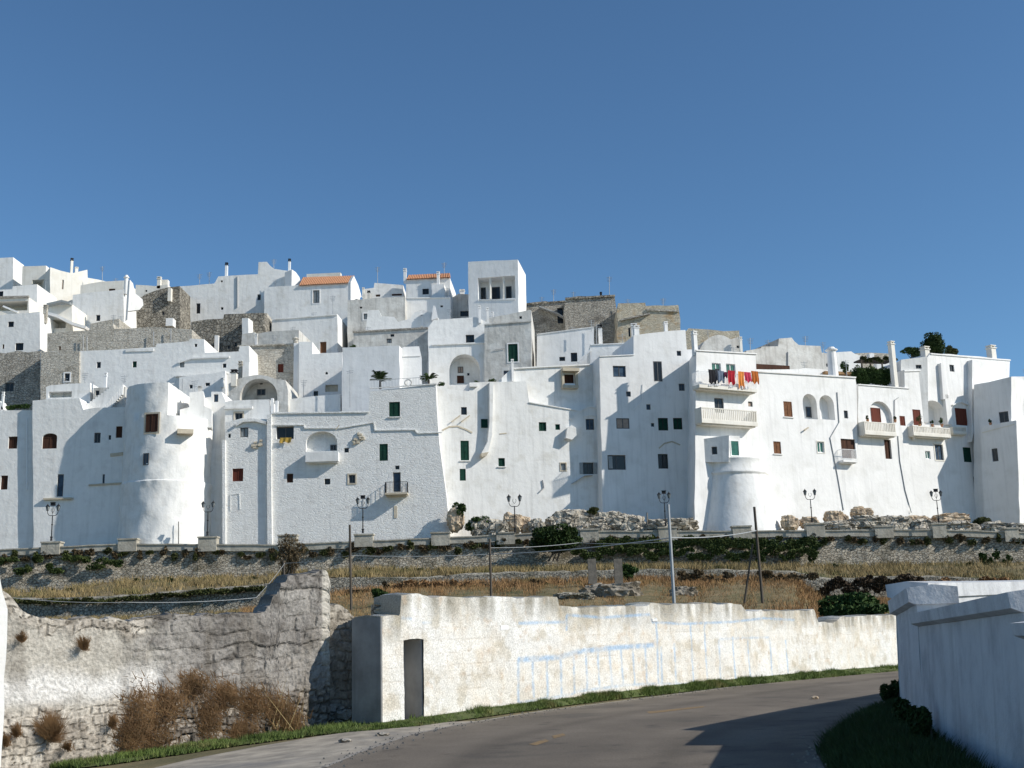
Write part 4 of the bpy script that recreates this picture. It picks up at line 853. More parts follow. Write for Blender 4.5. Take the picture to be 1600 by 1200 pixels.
def wallgrid(name, label, pl, u0, u1, top, base, du, dv, thick, fn, m, parent=None, loc=None, hole=None):
    """a thick wall whose front is a fine grid; fn(u, v, frac) gives relief and albedo"""
    nu = int((u1 - u0) / du) + 1; us = np.linspace(u0, u1, nu); tops = np.array([top(a) for a in us]); bases = np.array([base(a) for a in us])
    nv = int((tops - bases).max() / dv) + 1
    V = bases[:, None] + (tops - bases)[:, None] * np.linspace(0, 1, nv)[None, :]; U = np.repeat(us[:, None], nv, 1)
    rel, alb = fn(U, V, tops[:, None] - V)
    edge = np.ones_like(U)
    q = MB(); o = pl.o; t = pl.t; nn = pl.n
    W_ = rel
    X = o.x + t.x * U + nn.x * W_; Y = o.y + t.y * U + nn.y * W_; Z = V
    pts = np.stack([X, Y, Z], -1).reshape(-1, 3); cols = alb.reshape(-1, 3)
    I, J = np.meshgrid(np.arange(nu - 1), np.arange(nv - 1), indexing='ij')
    ok = np.ones(I.shape, bool)
    if hole is not None:
        hu0, hu1, hv1 = hole; uc = us[:-1][:, None] + du / 2; vc = (V[:-1, :-1] + V[1:, 1:]) / 2; ok = ~((uc > hu0) & (uc < hu1) & (vc < hv1))
    a = (I * nv + J)[ok]; F = np.stack([a, a + nv, a + nv + 1, a + 1], -1)
    # back face, top and ends
    nb = len(pts); backb = np.stack([o.x + t.x * us - nn.x * thick, o.y + t.y * us - nn.y * thick, bases], -1)
    jt = RN.uniform(-.03, .03, nu); backt = np.stack([o.x + t.x * us - nn.x * thick, o.y + t.y * us - nn.y * thick, tops + jt], -1)
    midt = np.stack([o.x + t.x * us - nn.x * thick * .5, o.y + t.y * us - nn.y * thick * .5, tops + RN.uniform(-.02, .05, nu)], -1)
    pts = np.vstack([pts, backb, backt, midt]); topc = alb[:, -1, :]; cols = np.vstack([cols, alb[:, 0, :], topc, topc])
    i = np.arange(nu - 1); fb, ft, fm = nb + i, nb + nu + i, nb + 2 * nu + i; ta = i * nv + nv - 1
    F = np.vstack([F, np.stack([fb + 1, fb, ft, ft + 1], -1), np.stack([ta, ta + nv, fm + 1, fm], -1), np.stack([fm, fm + 1, ft + 1, ft], -1)])
    F = [tuple(int(z) for z in f) for f in F]
    for k, rev in ((0, True), (nu - 1, False)):
        loop = [k * nv + j for j in range(nv)] + [nb + 2 * nu + k, nb + nu + k, nb + k]
        F.append(tuple(loop if rev else loop[::-1]))
    loc = Vector(loc) if loc is not None else Vector((0, 0, 0))
    me = bpy.data.meshes.new(name); me.from_pydata((pts - np.array(loc)).tolist(), [], F); me.materials.append(m); colour_attr(me, cols); me.update()
    ob = bpy.data.objects.new(name, me); COL.objects.link(ob)
    if parent: ob.parent = parent
    else: ob.location = loc
    return ob
VM = vmat('painted_or_bare_stone'); VMS = vmat('rough_bare_stone', bump=.8, bscale=14, bdist=.04)

# left ruined wall
def base_line(pl, a, b):
    g0 = G(*a); g1 = G(*b); pl.o = Vector((g0.x, g0.y, 0)); d = (g1 - g0); d.z = 0; d.normalize(); pl.t = d; pl.n = Vector((d.y, -d.x, 0))
P1 = PL(550, 31.0, 32); base_line(P1, (190, 1183), (552, 1129))
tp = [(-120, 920), (0, 922), (14, 931), (34, 953), (60, 965), (100, 967), (180, 966), (200, 971), (215, 966), (260, 962), (330, 960), (400, 957), (411, 955), (413, 947), (420, 944), (422, 931), (431, 928), (433, 913), (443, 910), (445, 901), (458, 900), (460, 897), (485, 896), (497, 891), (505, 893), (509, 900), (512, 915)]
tpu = [P1.uv(a, b) for a, b in tp]
ue = P1.uv(511.5, 1000)[0]
def topf(u): return float(np.interp(u, [p[0] for p in tpu], [p[1] for p in tpu])) + (noise2(np.array([u]), np.array([0.]), 3.0, 5)[0] - .5) * .16
def basef(u): return gz((P1.P(u, 0)).x) - .1
usplit = P1.uv(213, 1000)[0]
def fleft(U, V, D):
    s = np.clip((U - usplit) / .5 + (noise2(U, V, 1.5, 2) - .5) * 3, 0, 1)          # 0 plastered part, 1 grey block part
    n1 = noise2(U, V, 1.2, 9); n2_ = noise2(U, V, 4.5, 12); n3_ = noise2(U, V, 14, 17)
    ds, ids = stones(U, V, .20, .16, .36, 4, .025, .14)     # rubble
    db, idb = stones(U, V, .34, .55, 1.0, 8, .05, .09)      # long blocks
    dr, idr = stones(U, V, .17, .15, .28, 15, .04, .12)    # small rubble
    # left part
    low = np.clip((0.95 - V - (n1 - .5) * .8) / .25 + .0, 0, 1)      # exposed blocks at the foot
    topr = np.clip((.55 - D + (n1 - .5) * .9) / .2, 0, 1)
    plaster = lerpc(C_(.56, .52, .45), C_(.41, .375, .32), np.clip((n2_ - .4) * 2.2, 0, 1)); plaster = lerpc(plaster, C_(.28, .24, .19), np.clip((n1 - .55) * 3, 0, 1) * .6)
    band = np.clip(1 - np.abs(V - 1.25 - (n1 - .5) * .9) / .55, 0, 1); plaster = lerpc(plaster, C_(.80, .77, .72), np.clip(band * 1.4, 0, 1))
    rub = lerpc(C_(.68, .62, .53), C_(.40, .35, .29), ids); rub = lerpc(C_(.14, .12, .095), rub, np.clip(ds * 1.4, 0, 1)); rub = rub * (.75 + .5 * n3_)[..., None]
    k = np.clip(low + topr, 0, 1); cl = lerpc(plaster, rub, k); rl = k * (ds * .035 + ids * .04) + (1 - k) * .03 + n3_ * .025 + n2_ * .03
    # right part: grey blocks above, rubble below
    blk = lerpc(C_(.35, .325, .295), C_(.235, .215, .195), idb); blk = lerpc(blk, C_(.13, .115, .10), np.clip((n2_ - .45) * 3, 0, 1) * .75); pm = np.clip((noise2(U, V, 1.1, 66) - .44) * 5, 0, 1); db = 1 - (1 - db) * (1 - pm * .85); blk = lerpc(C_(.09, .08, .07), blk, np.clip(db * 1.1 + .15, 0, 1)); blk = lerpc(blk, C_(.07, .06, .05), np.clip((noise2(U, V, 2.3, 67) - .64) * 9, 0, 1) * .6)
    pale = np.clip((noise2(U, V, .9, 33) - .52) * 6, 0, 1); blk = lerpc(blk, C_(.44, .41, .37), pale * .5)
    smr = lerpc(C_(.44, .39, .33), C_(.19, .165, .14), idr); smr = lerpc(C_(.06, .05, .04), smr, np.clip(dr, 0, 1))
    lo2 = np.clip((1.25 - V - (n1 - .5) * 1.6) / .3, 0, 1)
    cr = lerpc(blk, smr, lo2); rr = (1 - lo2) * (db * .035 + idb * .05 + (noise2(U, V, 7, 71) - .5) * .07) + lo2 * (dr * .05 + idr * .08) + n3_ * .03 + n1 * .08 + n2_ * .04
    ec = np.clip((U - ue + .28) / .06, 0, 1); cr = lerpc(cr, C_(.56, .52, .45), ec * np.clip(V - .8, 0, 1))
    cc = lerpc(cl, cr, s); cc = cc * (.88 + .0 * n1)[..., None]; cc = lerpc(cc, C_(.16, .14, .115), np.clip((noise2(U * 2.5, V * .5, 1.0, 83) - .56) * 5, 0, 1) * .45)
    return rl * (1 - s) + rr * s, cc
ob = wallgrid('ruined_stone_wall', '', P1, P1.uv(-120, 1000)[0], ue, topf, basef, .045, .045, .55, fleft, VMS, loc=P1.P(-6, -.5)); tag(ob, 'ruined roadside stone wall, plastered on the left, broken off in a ragged peak', 'wall')
# lower link between the peak and the gate pier
P1b = PL(550, 31.35, 32); P1b.o = P1.o - P1.n * .35; P1b.t = P1.t; P1b.n = P1.n; t2 = [(505, 950), (515, 946), (527, 944), (540, 953), (552, 967), (560, 968)]; t2u = [P1b.uv(a, b) for a, b in t2]
def f1b(U, V, D):
    n1 = noise2(U, V, 1.5, 44); n2_ = noise2(U, V, 5, 41); c = lerpc(C_(.40, .36, .30), C_(.24, .21, .17), np.clip((n2_ - .35) * 2.5, 0, 1)); d, i_ = stones(U, V, .26, .3, .5, 21, .04, .1)
    c = lerpc(c * .45, c, np.clip(d * .8 + .3, 0, 1)); return d * .04 + n1 * .1 + n2_ * .04, c
ob = wallgrid('broken_wall_end', '', P1b, P1b.uv(505, 1000)[0], P1b.uv(562, 1000)[0], lambda u: float(np.interp(u, [p[0] for p in t2u], [p[1] for p in t2u])), lambda u: -.4, .045, .045, .5, f1b, VMS, loc=P1b.P(0, -.4)); tag(ob, 'low broken grey wall end between the ragged peak and the gate pier', 'wall')
# bright white pier at the left edge
q = MB(); pp = PL(6, 17.5, 40); q.prism(pp, jig([pp.uv(*p) for p in [(-200, 1260), (-200, 870), (-3, 888), (4, 925), (12, 952), (11, 1000), (6, 1060), (7, 1110), (1, 1200), (0, 1260)]], .012, .25), -.8, 0)
o = q.build('whitewashed_pier', mat('near_whitewash', (.80, .79, .76), (.72, .70, .66), 2, bump=.4, bscale=5, bdist=.05), base=pp.pt(0, 1240)); tag(o, 'bright whitewashed wall edge cut off by the left side of the photo', 'wall')

# cream painted wall with the doorway
P2 = PL(600, 29.4, 49.4)
g0 = G(592, 1131); P2.o = Vector((g0.x, g0.y, 0)); g1 = G(1390, 1045.5); dd = (g1 - g0).normalized(); P2.t = Vector((dd.x, dd.y, 0)); P2.n = Vector((dd.y, -dd.x, 0))
vg3 = [(70, 1195), (190, 1181), (350, 1157), (500, 1136), (590, 1131), (660, 1122), (760, 1107), (850, 1096), (950, 1084), (1050, 1071), (1200, 1057), (1300, 1048), (1395, 1041), (1480, 1035)]
vg_hi = [tuple(G(x, y)) if x < 585 else tuple(P2.pt(x, y, .10)) for x, y in vg3]
def bank(n, zlift=0.0):
    xs_ = np.linspace(70, 1480, n); out = []
    for x in xs_:
        yi = np.interp(x, [p[0] for p in vg3], [p[1] for p in vg3]); hi = G(x, yi) if x < 585 else P2.pt(x, yi, .10)
        yo = np.interp(x, [130, 190, 350, 500, 660, 800, 950, 1100, 1250, 1390, 1480], [1200, 1192, 1168, 1148, 1134, 1114, 1094, 1078, 1063, 1050, 1042]); lo = G(x, yo)
        if x >= 585:
            d = (Vector((lo.x, lo.y, 0)) - P2.o).dot(P2.n)
            if d < .32: lo = lo + P2.n * (.32 - d)
        out.append((lo, hi))
    return out
q = MB(); bk = bank(160)
for lo, hi in bk:
    for k in range(4): t = k / 3; p = lo.lerp(hi, t); q.v.append((p.x, p.y, max(gz(p.x), p.z) + .012 + .01 * (k > 0)))
for i in range(159):
    for j in range(3): q.f.append((i * 4 + j, i * 4 + j + 1, (i + 1) * 4 + j + 1, (i + 1) * 4 + j)); q.m.append(0)
tag(q.build('verge_soil', SOIL), kind='structure')
tc2 = [(590, 964), (621.5, 962), (623, 929), (640, 927), (655, 932), (700, 934), (866, 934), (869, 936), (871, 949), (1010, 947), (1014, 944), (1155, 944), (1163, 955), (1270, 953.5), (1277, 972), (1300, 975), (1310, 964), (1390, 961), (1500, 957)]
tcu = [P2.uv(a, b) for a, b in tc2]; U2 = lambda x: P2.uv(x, 1000)[0]
def top2(u): return float(np.interp(u, [p[0] for p in tcu], [p[1] for p in tcu])) + (noise2(np.array([u]), np.array([0.]), 2.2, 6)[0] - .5) * .14
lines = []   # painted blue lines: (polyline px, half thickness, strength)
for pts, th, s_ in (([(805, 974), (880, 972), (882, 961), (940, 965), (1012, 960), (1016, 972), (1060, 975), (1140, 972), (1190, 966), (1240, 969)], .05, .85), ([(805, 1031), (870, 1027), (900, 1018), (960, 1012), (1020, 1008)], .09, 1.0),
                    ([(808, 1098), (890, 1085), (900, 1080), (970, 1071), (1025, 1068), (1100, 1070), (1200, 1060)], .05, .6), ([(1120, 999), (1160, 997), (1200, 996)], .05, .5), ([(622, 966), (640, 967)], .04, .7), ([(655, 973), (672, 973)], .04, .5)): lines.append(([P2.uv(*p) for p in pts], th * .75, s_))
vl = [(806, 1031, 1098), (829, 1031, 1090), (851, 1029, 1090), (873, 1027, 1085), (893, 1018, 1083), (912, 1018, 1078), (931, 1015, 1076), (950, 1014, 1074), (968, 1012, 1072), (987, 1011, 1070), (1006, 1009, 1068), (1022, 966, 1070), (1030, 1010, 1068), (1051, 1005, 1068), (1076, 975, 1066), (1098, 972, 1064), (1142, 995, 1066), (1166, 1000, 1060), (882, 962, 985), (1120, 1000, 1064), (1200, 1000, 1058), (1225, 1000, 1056)]
def f2(U, V, D):
    n1 = noise2(U, V, .7, 51); n2_ = noise2(U, V, 3.2, 52); n3_ = noise2(U * 3.5, V * .7, 1.0, 53); n4 = noise2(U, V, 12, 54)
    c = lerpc(C_(.82, .79, .72), C_(.75, .68, .57), np.clip((n2_ - .40) * 2.6, 0, 1)); c = lerpc(c, C_(.84, .83, .79), np.clip((n1 - .48) * 4, 0, 1) * .8); c = c * (.93 + .14 * noise2(U * 5, V * .6, 1.0, 57))[..., None]
    c = lerpc(c, C_(.30, .275, .22), np.clip((.75 - D) / .6, 0, 1) ** .8 * np.clip((n3_ - .25) * 2.4, 0, 1) * .9)        # grime running down from the top
    c = lerpc(c, C_(.55, .49, .38), np.clip((noise2(U, V, 2.0, 77) - .60) * 8, 0, 1) * .55)
    c = lerpc(c, C_(.60, .46, .33), np.clip((noise2(U, V, 3.6, 78) - .70) * 10, 0, 1) * .45)
    db, idb = stones(U, V, .33, .5, .62, 61, .02, .03); jm = np.clip((noise2(U, V, .55, 91) - .46) * 6, 0, 1)
    c = lerpc(c, C_(.42, .32, .22), (1 - db) * jm * .3); c = c * (1 - .06 * idb[..., None])
    blue = C_(.26, .47, .72); f = np.zeros_like(U); fade = np.clip((noise2(U, V, 5, 58) - .2) * 2.6, .45, 1)
    for poly, th, s_ in lines:
        vv = np.interp(U, [p[0] for p in poly], [p[1] for p in poly]); inside = (U > poly[0][0]) & (U < poly[-1][0]); f = np.maximum(f, np.where(inside, np.clip(1.6 - np.abs(V - vv) / th, 0, 1), 0) * s_)
    for x, y0, y1 in vl:
        uu, va = P2.uv(x, y0); _, vb = P2.uv(x, y1); f = np.maximum(f, np.clip(1.7 - np.abs(U - uu) / .045, 0, 1) * ((V < va) & (V > vb)) * .8)
    c = lerpc(c, np.broadcast_to(blue, c.shape), f * fade * .66)
    c = c * .91
    return n1 * .10 + n2_ * .03 + n4 * .012 + db * jm * .005, c
hu0, hu1 = U2(627.5), U2(657); hv1 = P2.uv(640, 999)[1]
root = empty('cream_wall', P2.P(3, 0), 'long peeling cream wall with faded blue painted lines and an empty doorway', 'wall')
ob = wallgrid('wall', '', P2, U2(592), U2(1500), top2, lambda u: -.15, .04, .04, .95, f2, VM, root, root.location, (hu0, hu1, hv1))
q = MB()   # doorway reveal
e = .012
dvm = mat('doorway_cement', (.55, .53, .50), (.42, .40, .38), 2, bump=.4, bscale=6, bdist=.03, streak=.5)
q.box(P2, hu0 - .04, hu0 - .0, -.1, hv1 + .04, -.6, .03); q.box(P2, hu1, hu1 + .04, -.1, hv1 + .04, -.6, .03); q.box(P2, hu0, hu1, hv1, hv1 + .04, -.6, .03); q.box(P2, hu0 - .04, hu1 + .04, -.1, hv1 + .04, -.64, -.603)
q.build('doorway', dvm, root, root.location)
for x, y, a, b in ((787, 980.5, 6, 3.5), (1022, 969, 4, 2)):
    q = MB(); r_ = rect(P2, x - a, y - b, x + a, y + b, .06); q.box(P2, r_[0][0], r_[1][0], r_[0][1], r_[2][1], .05, .1); q.build('plaque', WS, root, root.location)
q = MB(); u0_ = U2(592); q.add([P2.P(u0_ - .012, a, b) for b in (.14, -.96) for a in (-.2, P2.uv(592, 965)[1])] + [P2.P(u0_ - .05, a, b) for b in (.12, -.96) for a in (-.2, P2.uv(592, 965)[1])], [(0, 1, 3, 2), (4, 6, 7, 5), (0, 2, 6, 4), (1, 5, 7, 3), (0, 4, 5, 1), (2, 3, 7, 6)]); q.build('pier_side', mat('dark_cement_render', (.36, .355, .34), (.24, .235, .225), 1.2, bump=.4, bscale=5, bdist=.04, streak=.6), root, root.location)  # grey cement cover, its tone darkened for the shade on the wall end
# shade-darkened cement side of the gate pier is the wall end; small broken stub behind it
q = MB(); pb = PL(610, 31.5, 20); q.box(pb, pb.uv(585, 960)[0], pb.uv(622, 960)[0], 0, pb.uv(600, 944)[1], -.4, 0); tag(q.build('masonry_stub', DSW, base=pb.pt(605, 1100)), 'dark masonry block standing just behind the gate pier', 'wall')

# shaded whitewashed wall on the right
SHW = mat('dirty_sky_tinted_whitewash', (.58, .59, .60), (.47, .48, .50), .9, bump=.6, bscale=6, bdist=.05, c3=(.38, .39, .41), s3=.9, streak=.5)  # dirty whitewash with the blue of the skylight tinted into its colour
def vplane(a, b):
    p = PL(800, 10, 0); a = Vector((*a, 0)); b = Vector((*b, 0)); p.o = a; p.t = (b - a).normalized(); p.n = Vector((p.t.y, -p.t.x, 0)); return p, (b - a).length
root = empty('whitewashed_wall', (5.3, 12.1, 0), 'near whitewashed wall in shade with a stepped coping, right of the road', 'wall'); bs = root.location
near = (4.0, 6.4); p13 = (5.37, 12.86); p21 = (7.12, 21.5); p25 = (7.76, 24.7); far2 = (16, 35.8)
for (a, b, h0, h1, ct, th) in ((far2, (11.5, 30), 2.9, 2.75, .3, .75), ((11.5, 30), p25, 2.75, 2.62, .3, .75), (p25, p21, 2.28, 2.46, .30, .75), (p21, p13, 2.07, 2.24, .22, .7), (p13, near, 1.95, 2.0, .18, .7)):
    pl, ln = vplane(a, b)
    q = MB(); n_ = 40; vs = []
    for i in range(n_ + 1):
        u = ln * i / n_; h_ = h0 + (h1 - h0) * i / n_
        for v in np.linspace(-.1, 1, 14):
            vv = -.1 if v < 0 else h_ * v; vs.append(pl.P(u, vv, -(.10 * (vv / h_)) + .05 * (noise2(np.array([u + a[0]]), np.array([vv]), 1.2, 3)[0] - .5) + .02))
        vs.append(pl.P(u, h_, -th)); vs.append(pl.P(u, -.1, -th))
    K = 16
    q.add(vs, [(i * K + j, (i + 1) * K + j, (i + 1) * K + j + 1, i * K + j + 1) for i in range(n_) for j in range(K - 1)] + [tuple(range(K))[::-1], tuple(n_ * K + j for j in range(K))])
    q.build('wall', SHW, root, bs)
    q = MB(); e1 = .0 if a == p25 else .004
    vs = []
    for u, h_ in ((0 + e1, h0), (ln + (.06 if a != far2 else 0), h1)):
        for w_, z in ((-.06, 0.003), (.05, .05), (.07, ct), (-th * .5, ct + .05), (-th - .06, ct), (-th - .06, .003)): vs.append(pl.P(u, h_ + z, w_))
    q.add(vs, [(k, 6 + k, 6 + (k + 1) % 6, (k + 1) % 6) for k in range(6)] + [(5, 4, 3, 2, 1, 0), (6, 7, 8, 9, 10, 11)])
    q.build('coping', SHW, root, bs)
# ------------------------------------------------------------------ vegetation
def foliage_mat(name, c1, c2, sc=2.0):
    m = mat(name, c1, c2, sc, rough=.7, spec=.15); b = m.node_tree.nodes['Principled BSDF']; return m
LG = foliage_mat('green_leaves', (.055, .095, .025), (.025, .05, .014), 1.5)
LD = foliage_mat('dark_green_leaves', (.045, .075, .02), (.018, .035, .011), .8)
LI = foliage_mat('creeper_leaves', (.10, .125, .04), (.04, .065, .02), .5)
LM = foliage_mat('mixed_weeds', (.09, .10, .035), (.05, .055, .02), .8)
LR = foliage_mat('rusty_dry_weeds', (.42, .25, .12), (.20, .12, .062), 2)
LO = foliage_mat('brown_dry_weeds', (.15, .11, .06), (.08, .06, .035), 1.2)
GD = mat('golden_dry_grass', (.36, .27, .13), (.19, .145, .07), .4, rough=.8, c3=(.11, .12, .04), s3=.22)
GB = mat('rusty_dry_grass', (.38, .22, .10), (.23, .14, .065), .4, rough=.8, c3=(.24, .19, .08), s3=.25)
GG = mat('fresh_green_grass', (.13, .18, .045), (.075, .11, .03), 1.0, rough=.7, c3=(.24, .21, .09), s3=.9)
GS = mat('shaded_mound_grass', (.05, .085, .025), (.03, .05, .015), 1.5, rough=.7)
def leaves(c, r, n, size, seed=0, flat=0.0, clumps=9):
    """leaf-sized faces gathered in clumps through an uneven volume"""
    R = np.random.RandomState(seed + 5); r = np.array(r)
    cc = R.normal(size=(clumps, 3)); cc /= np.linalg.norm(cc, axis=1)[:, None]; cc *= (R.uniform(.25, .8, clumps))[:, None]; cc[:, 2] = np.abs(cc[:, 2]) * .9 if flat else cc[:, 2]
    cr = R.uniform(.25, .48, clumps); k = R.randint(0, clumps, n)
    d = R.normal(size=(n, 3)); d /= np.linalg.norm(d, axis=1)[:, None]; p = cc[k] + d * (cr[k] * R.uniform(.55, 1.08, n) ** .6)[:, None]
    p = p * r + np.array(c)
    a = R.normal(size=(n, 3)); a /= np.linalg.norm(a, axis=1)[:, None]; b = np.cross(a, R.normal(size=(n, 3))); b /= np.linalg.norm(b, axis=1)[:, None]
    s = size * R.uniform(.6, 1.4, n)[:, None]; V = np.stack([p - a * s, p + b * s * .5, p + a * s, p - b * s * .5], 1).reshape(-1, 3)
    return V, n
def meshV(name, V, quads, m, base=None, parent=None, tri=False):
    base = np.array(base if base is not None else (0, 0, 0), float); k = 3 if tri else 4
    me = bpy.data.meshes.new(name); nf = len(V) // k
    me.vertices.add(len(V)); me.vertices.foreach_set('co', (V - base).ravel().astype(np.float32))
    me.loops.add(nf * k); me.loops.foreach_set('vertex_index', np.arange(nf * k, dtype=np.int32))
    me.polygons.add(nf); me.polygons.foreach_set('loop_start', np.arange(0, nf * k, k, dtype=np.int32)); me.polygons.foreach_set('loop_total', np.full(nf, k, dtype=np.int32))
    me.materials.append(m); me.update(calc_edges=True); me.validate()
    o = bpy.data.objects.new(name, me); COL.objects.link(o)
    if parent: o.parent = parent
    else: o.location = tuple(base)
    return o
def shrub(name, label, cat, c, r, n, size, m, seed, group=None, stem=True, clumps=9):
    c = Vector(c); base = c - Vector((0, 0, r[2] * .9)); ro = empty(name, base, label, cat, group)
    V, _ = leaves(c, r, n, size, seed, 0, clumps); meshV('foliage', V, 0, m, base, ro)
    if stem:
        q = MB(); R = random.Random(seed)
        for k in range(5): q.tube(base + Vector((R.uniform(-.2, .2) * r[0], R.uniform(-.2, .2), -.4)), c + Vector((R.uniform(-.5, .5) * r[0], R.uniform(-.3, .3) * r[1], R.uniform(0, .4) * r[2])), .04 + r[0] * .012, .015, 5)
        q.build('stem', WOODP, ro, base)
    return ro
def bush_px(name, label, cat, x0, y0, x1, y1, Y, n, size, m, seed, depth=.6, **k):
    c = atY((x0 + x1) / 2, (y0 + y1) / 2, Y); a = atY(x0, (y0 + y1) / 2, Y); b = atY((x0 + x1) / 2, y0, Y); rx = (c - a).length; rz = (b - c).length
    return shrub(name, label, cat, c, (rx, rx * depth, rz), n, size, m, seed, **k)
def blades(P, h, wdt, lean, R, per=5):
    n = len(P) * per; B = np.repeat(P, per, 0) + np.c_[R.normal(0, .12, n), R.normal(0, .12, n), np.zeros(n)] * (h / .6)
    hh = h * R.uniform(.5, 1.25, n); ang = R.uniform(0, 2 * np.pi, n); w_ = wdt * R.uniform(.6, 1.3, n)
    dx = np.c_[np.cos(ang), np.sin(ang), np.zeros(n)] * w_[:, None]; tip = B + np.c_[R.normal(0, lean, n) * hh, R.normal(0, lean, n) * hh, hh]
    return np.stack([B - dx, B + dx, tip], 1).reshape(-1, 3)
def between(fa, Ya, fb, Yb, x0, x1, n, R, dens=None):
    xs = R.uniform(x0, x1, n); ts = R.uniform(0, 1, n) 
    if dens is not None:
        k = dens(xs, ts) > R.uniform(0, 1, n); xs, ts = xs[k], ts[k]
    return np.array([tuple(atY(x, interp(fa, x) * (1 - t) + interp(fb, x) * t, Ya * (1 - t) + Yb * t)) for x, t in zip(xs, ts)])
R = np.random.RandomState(3)
P = between([(a, b + .5) for a, b in G1], 109.5, [(a, b + 3) for a, b in R0], 126.5, -60, 1660, 12000, R, lambda x, t: np.clip((noise2(x, t * 60, .03, 31) - .36) * 6, .2, 1) * (1 - .4 * t))
o = meshV('dry_grass', blades(P, .62, .04, .42, R, 5), 0, GD, tri=True); tag(o, 'band of golden dry grass under the retaining wall', 'grass', kind='stuff')
P = between(G3, 62, [(a, b + 1) for a, b in W2], 106, 380, 1620, 34000, R, lambda x, t: (.35 + t) * np.clip((noise2(x, t * 90, .035, 37) - .32) * 5, .3, 1))
o = meshV('rusty_grass', blades(P, .6, .045, .4, R, 5), 0, GB, tri=True); tag(o, 'rust coloured dry grass on the slope behind the cream wall', 'grass', kind='stuff')
P = between(G3, 62, [(a, b + 1) for a, b in W2], 106, -60, 420, 6000, R, lambda x, t: .2 + t)
o = meshV('meadow_grass', blades(P, .5, .04, .3, R, 5), 0, GD, tri=True); tag(o, 'thin dry meadow grass in front of the low stone wall on the left', 'grass', kind='stuff')
# weeds hanging on the retaining wall
def weeds(name, label, spots, m, size, kind='stuff', per=260, seed=1):
    Vs = []
    for i, (x, y, rx, rz, Y) in enumerate(spots):
        c = atY(x, y, Y); s = Y / FPX; V, _ = leaves(c, (rx * s, max(.16, rx * s * (.14 if Y > 120 else .35)), rz * s), per, size, seed + i, 0, 6); Vs.append(V)
    o = meshV(name, np.vstack(Vs), 0, m); return tag(o, label, 'weeds', kind=kind)
Rr = random.Random(5)
sp = []
for x in range(-40, 1640, 17):
    y = interp(L0, x) + Rr.uniform(10, 20)
    sp.append((x + Rr.uniform(-8, 8), y, Rr.uniform(5, 13), Rr.uniform(4, 9), 126.75))
weeds('wall_weeds', 'green-brown weeds growing in the top of the retaining wall', sp[::2], LM, .16, per=220)
weeds('dry_wall_weeds', 'brown dry weeds growing in the face of the retaining wall', sp[1::2], LO, .16, per=220, seed=99)
sp = [(x, interp(L0, x) + 16 + Rr.uniform(0, 22), Rr.uniform(8, 20), Rr.uniform(5, 9), 126.4) for x in range(0, 190, 15)] + [(x, interp(L0, x) + Rr.uniform(16, 30), 20, 9, 126.2) for x in range(945, 1275, 9)] + [(x, interp(L0, x) + 34 + Rr.uniform(-5, 10), 14, 7, 125.6) for x in range(905, 1270, 13)]
weeds('ivy', 'dark green creeper covering the retaining wall below the lamps', sp, LI, .15, per=420, seed=300)
sp = [(x, 921 + Rr.uniform(-12, 10) - (x - 1280) * .03, 16, 10, 104) for x in range(1284, 1440, 8)]
weeds('dark_undergrowth', 'dark brown undergrowth in the hollow above the green bush', sp, foliage_mat('dark_undergrowth_leaves', (.10, .07, .045), (.045, .035, .022)), .16, per=500, seed=420)
sp = [(x, 905 + Rr.uniform(0, 22), 12, 8, 104) for x in range(1080, 1270, 10)] + [(x, 912 + Rr.uniform(-3, 12), 12, 8, 104) for x in range(1440, 1590, 10)] + [(x, 917 + Rr.uniform(-6, 8), 12, 6, 100) for x in range(620, 900, 11)]
weeds('rusty_weeds', 'rust brown weeds spread over the slope below the dry stone wall', sp, LR, .16, per=330, seed=520)
sp = [(x, 903 + Rr.uniform(-8, 26), Rr.uniform(10, 18), Rr.uniform(6, 10), 100) for x in range(1065, 1275, 9)] + [(x, 918 + Rr.uniform(-10, 12), Rr.uniform(8, 16), Rr.uniform(4, 8), 101) for x in range(560, 900, 14)]
weeds('brown_brush', 'tangled brown brush on the slope around the metal pole and the dark poles', sp, LO, .13, per=300, seed=1200)
sp = [(x, interp(G1, x) + 4 + Rr.uniform(-1, 3), 14, 4, 107) for x in range(30, 420, 13)]
weeds('terrace_edge_weeds', 'green weeds drooping over the low wall on the left slope', sp, LM, .14, per=240, seed=610)
sp = [(x, 872 + Rr.uniform(-6, 6), 9, 11, 126) for x in (1535, 1545, 1558, 1270, 1573)]
weeds('green_tufts', 'fresh green tufts at the right end of the retaining wall', sp, LG, .15, per=300, seed=640)

bush_px('oleander_bush', 'big dark green bush against the retaining wall, left of the stone posts', 'bush', 815, 815, 912, 874, 124.5, 9000, .17, LD, 1, clumps=22)
bush_px('oleander_bush', 'low spreading green bush just behind the white wall top on the right', 'bush', 1272, 929, 1392, 975, 60, 9000, .11, LG, 2, clumps=26)
bush_px('bare_shrub', 'grey half-bare shrub rising beside the ragged peak of the ruined wall', 'bush', 428, 832, 482, 896, 95, 1500, .10, LO, 3, clumps=14)
q = MB(); b0 = atY(447, 905, 95)
for k in range(70):
    a = random.uniform(-.55, .55); l_ = random.uniform(1.6, 3.6); q.tube(b0 + Vector((random.uniform(-.3, .5), 0, 0)), b0 + Vector((.3 + math.sin(a) * l_, random.uniform(-.6, .6), math.cos(a) * l_)), .025, .008, 4)
o = q.build('twig_shrub', LO, base=b0); tag(o, 'fan of bare grey twigs within the half-bare shrub', 'bush')
bush_px('green_shrub', 'bright green bush growing against the right stone post', 'bush', 955, 880, 1002, 908, 103, 2500, .13, LG, 4)
bush_px('green_shrub', 'small dark green bush left of the cream wall top', 'bush', 575, 917, 612, 945, 80, 2200, .11, LG, 5)
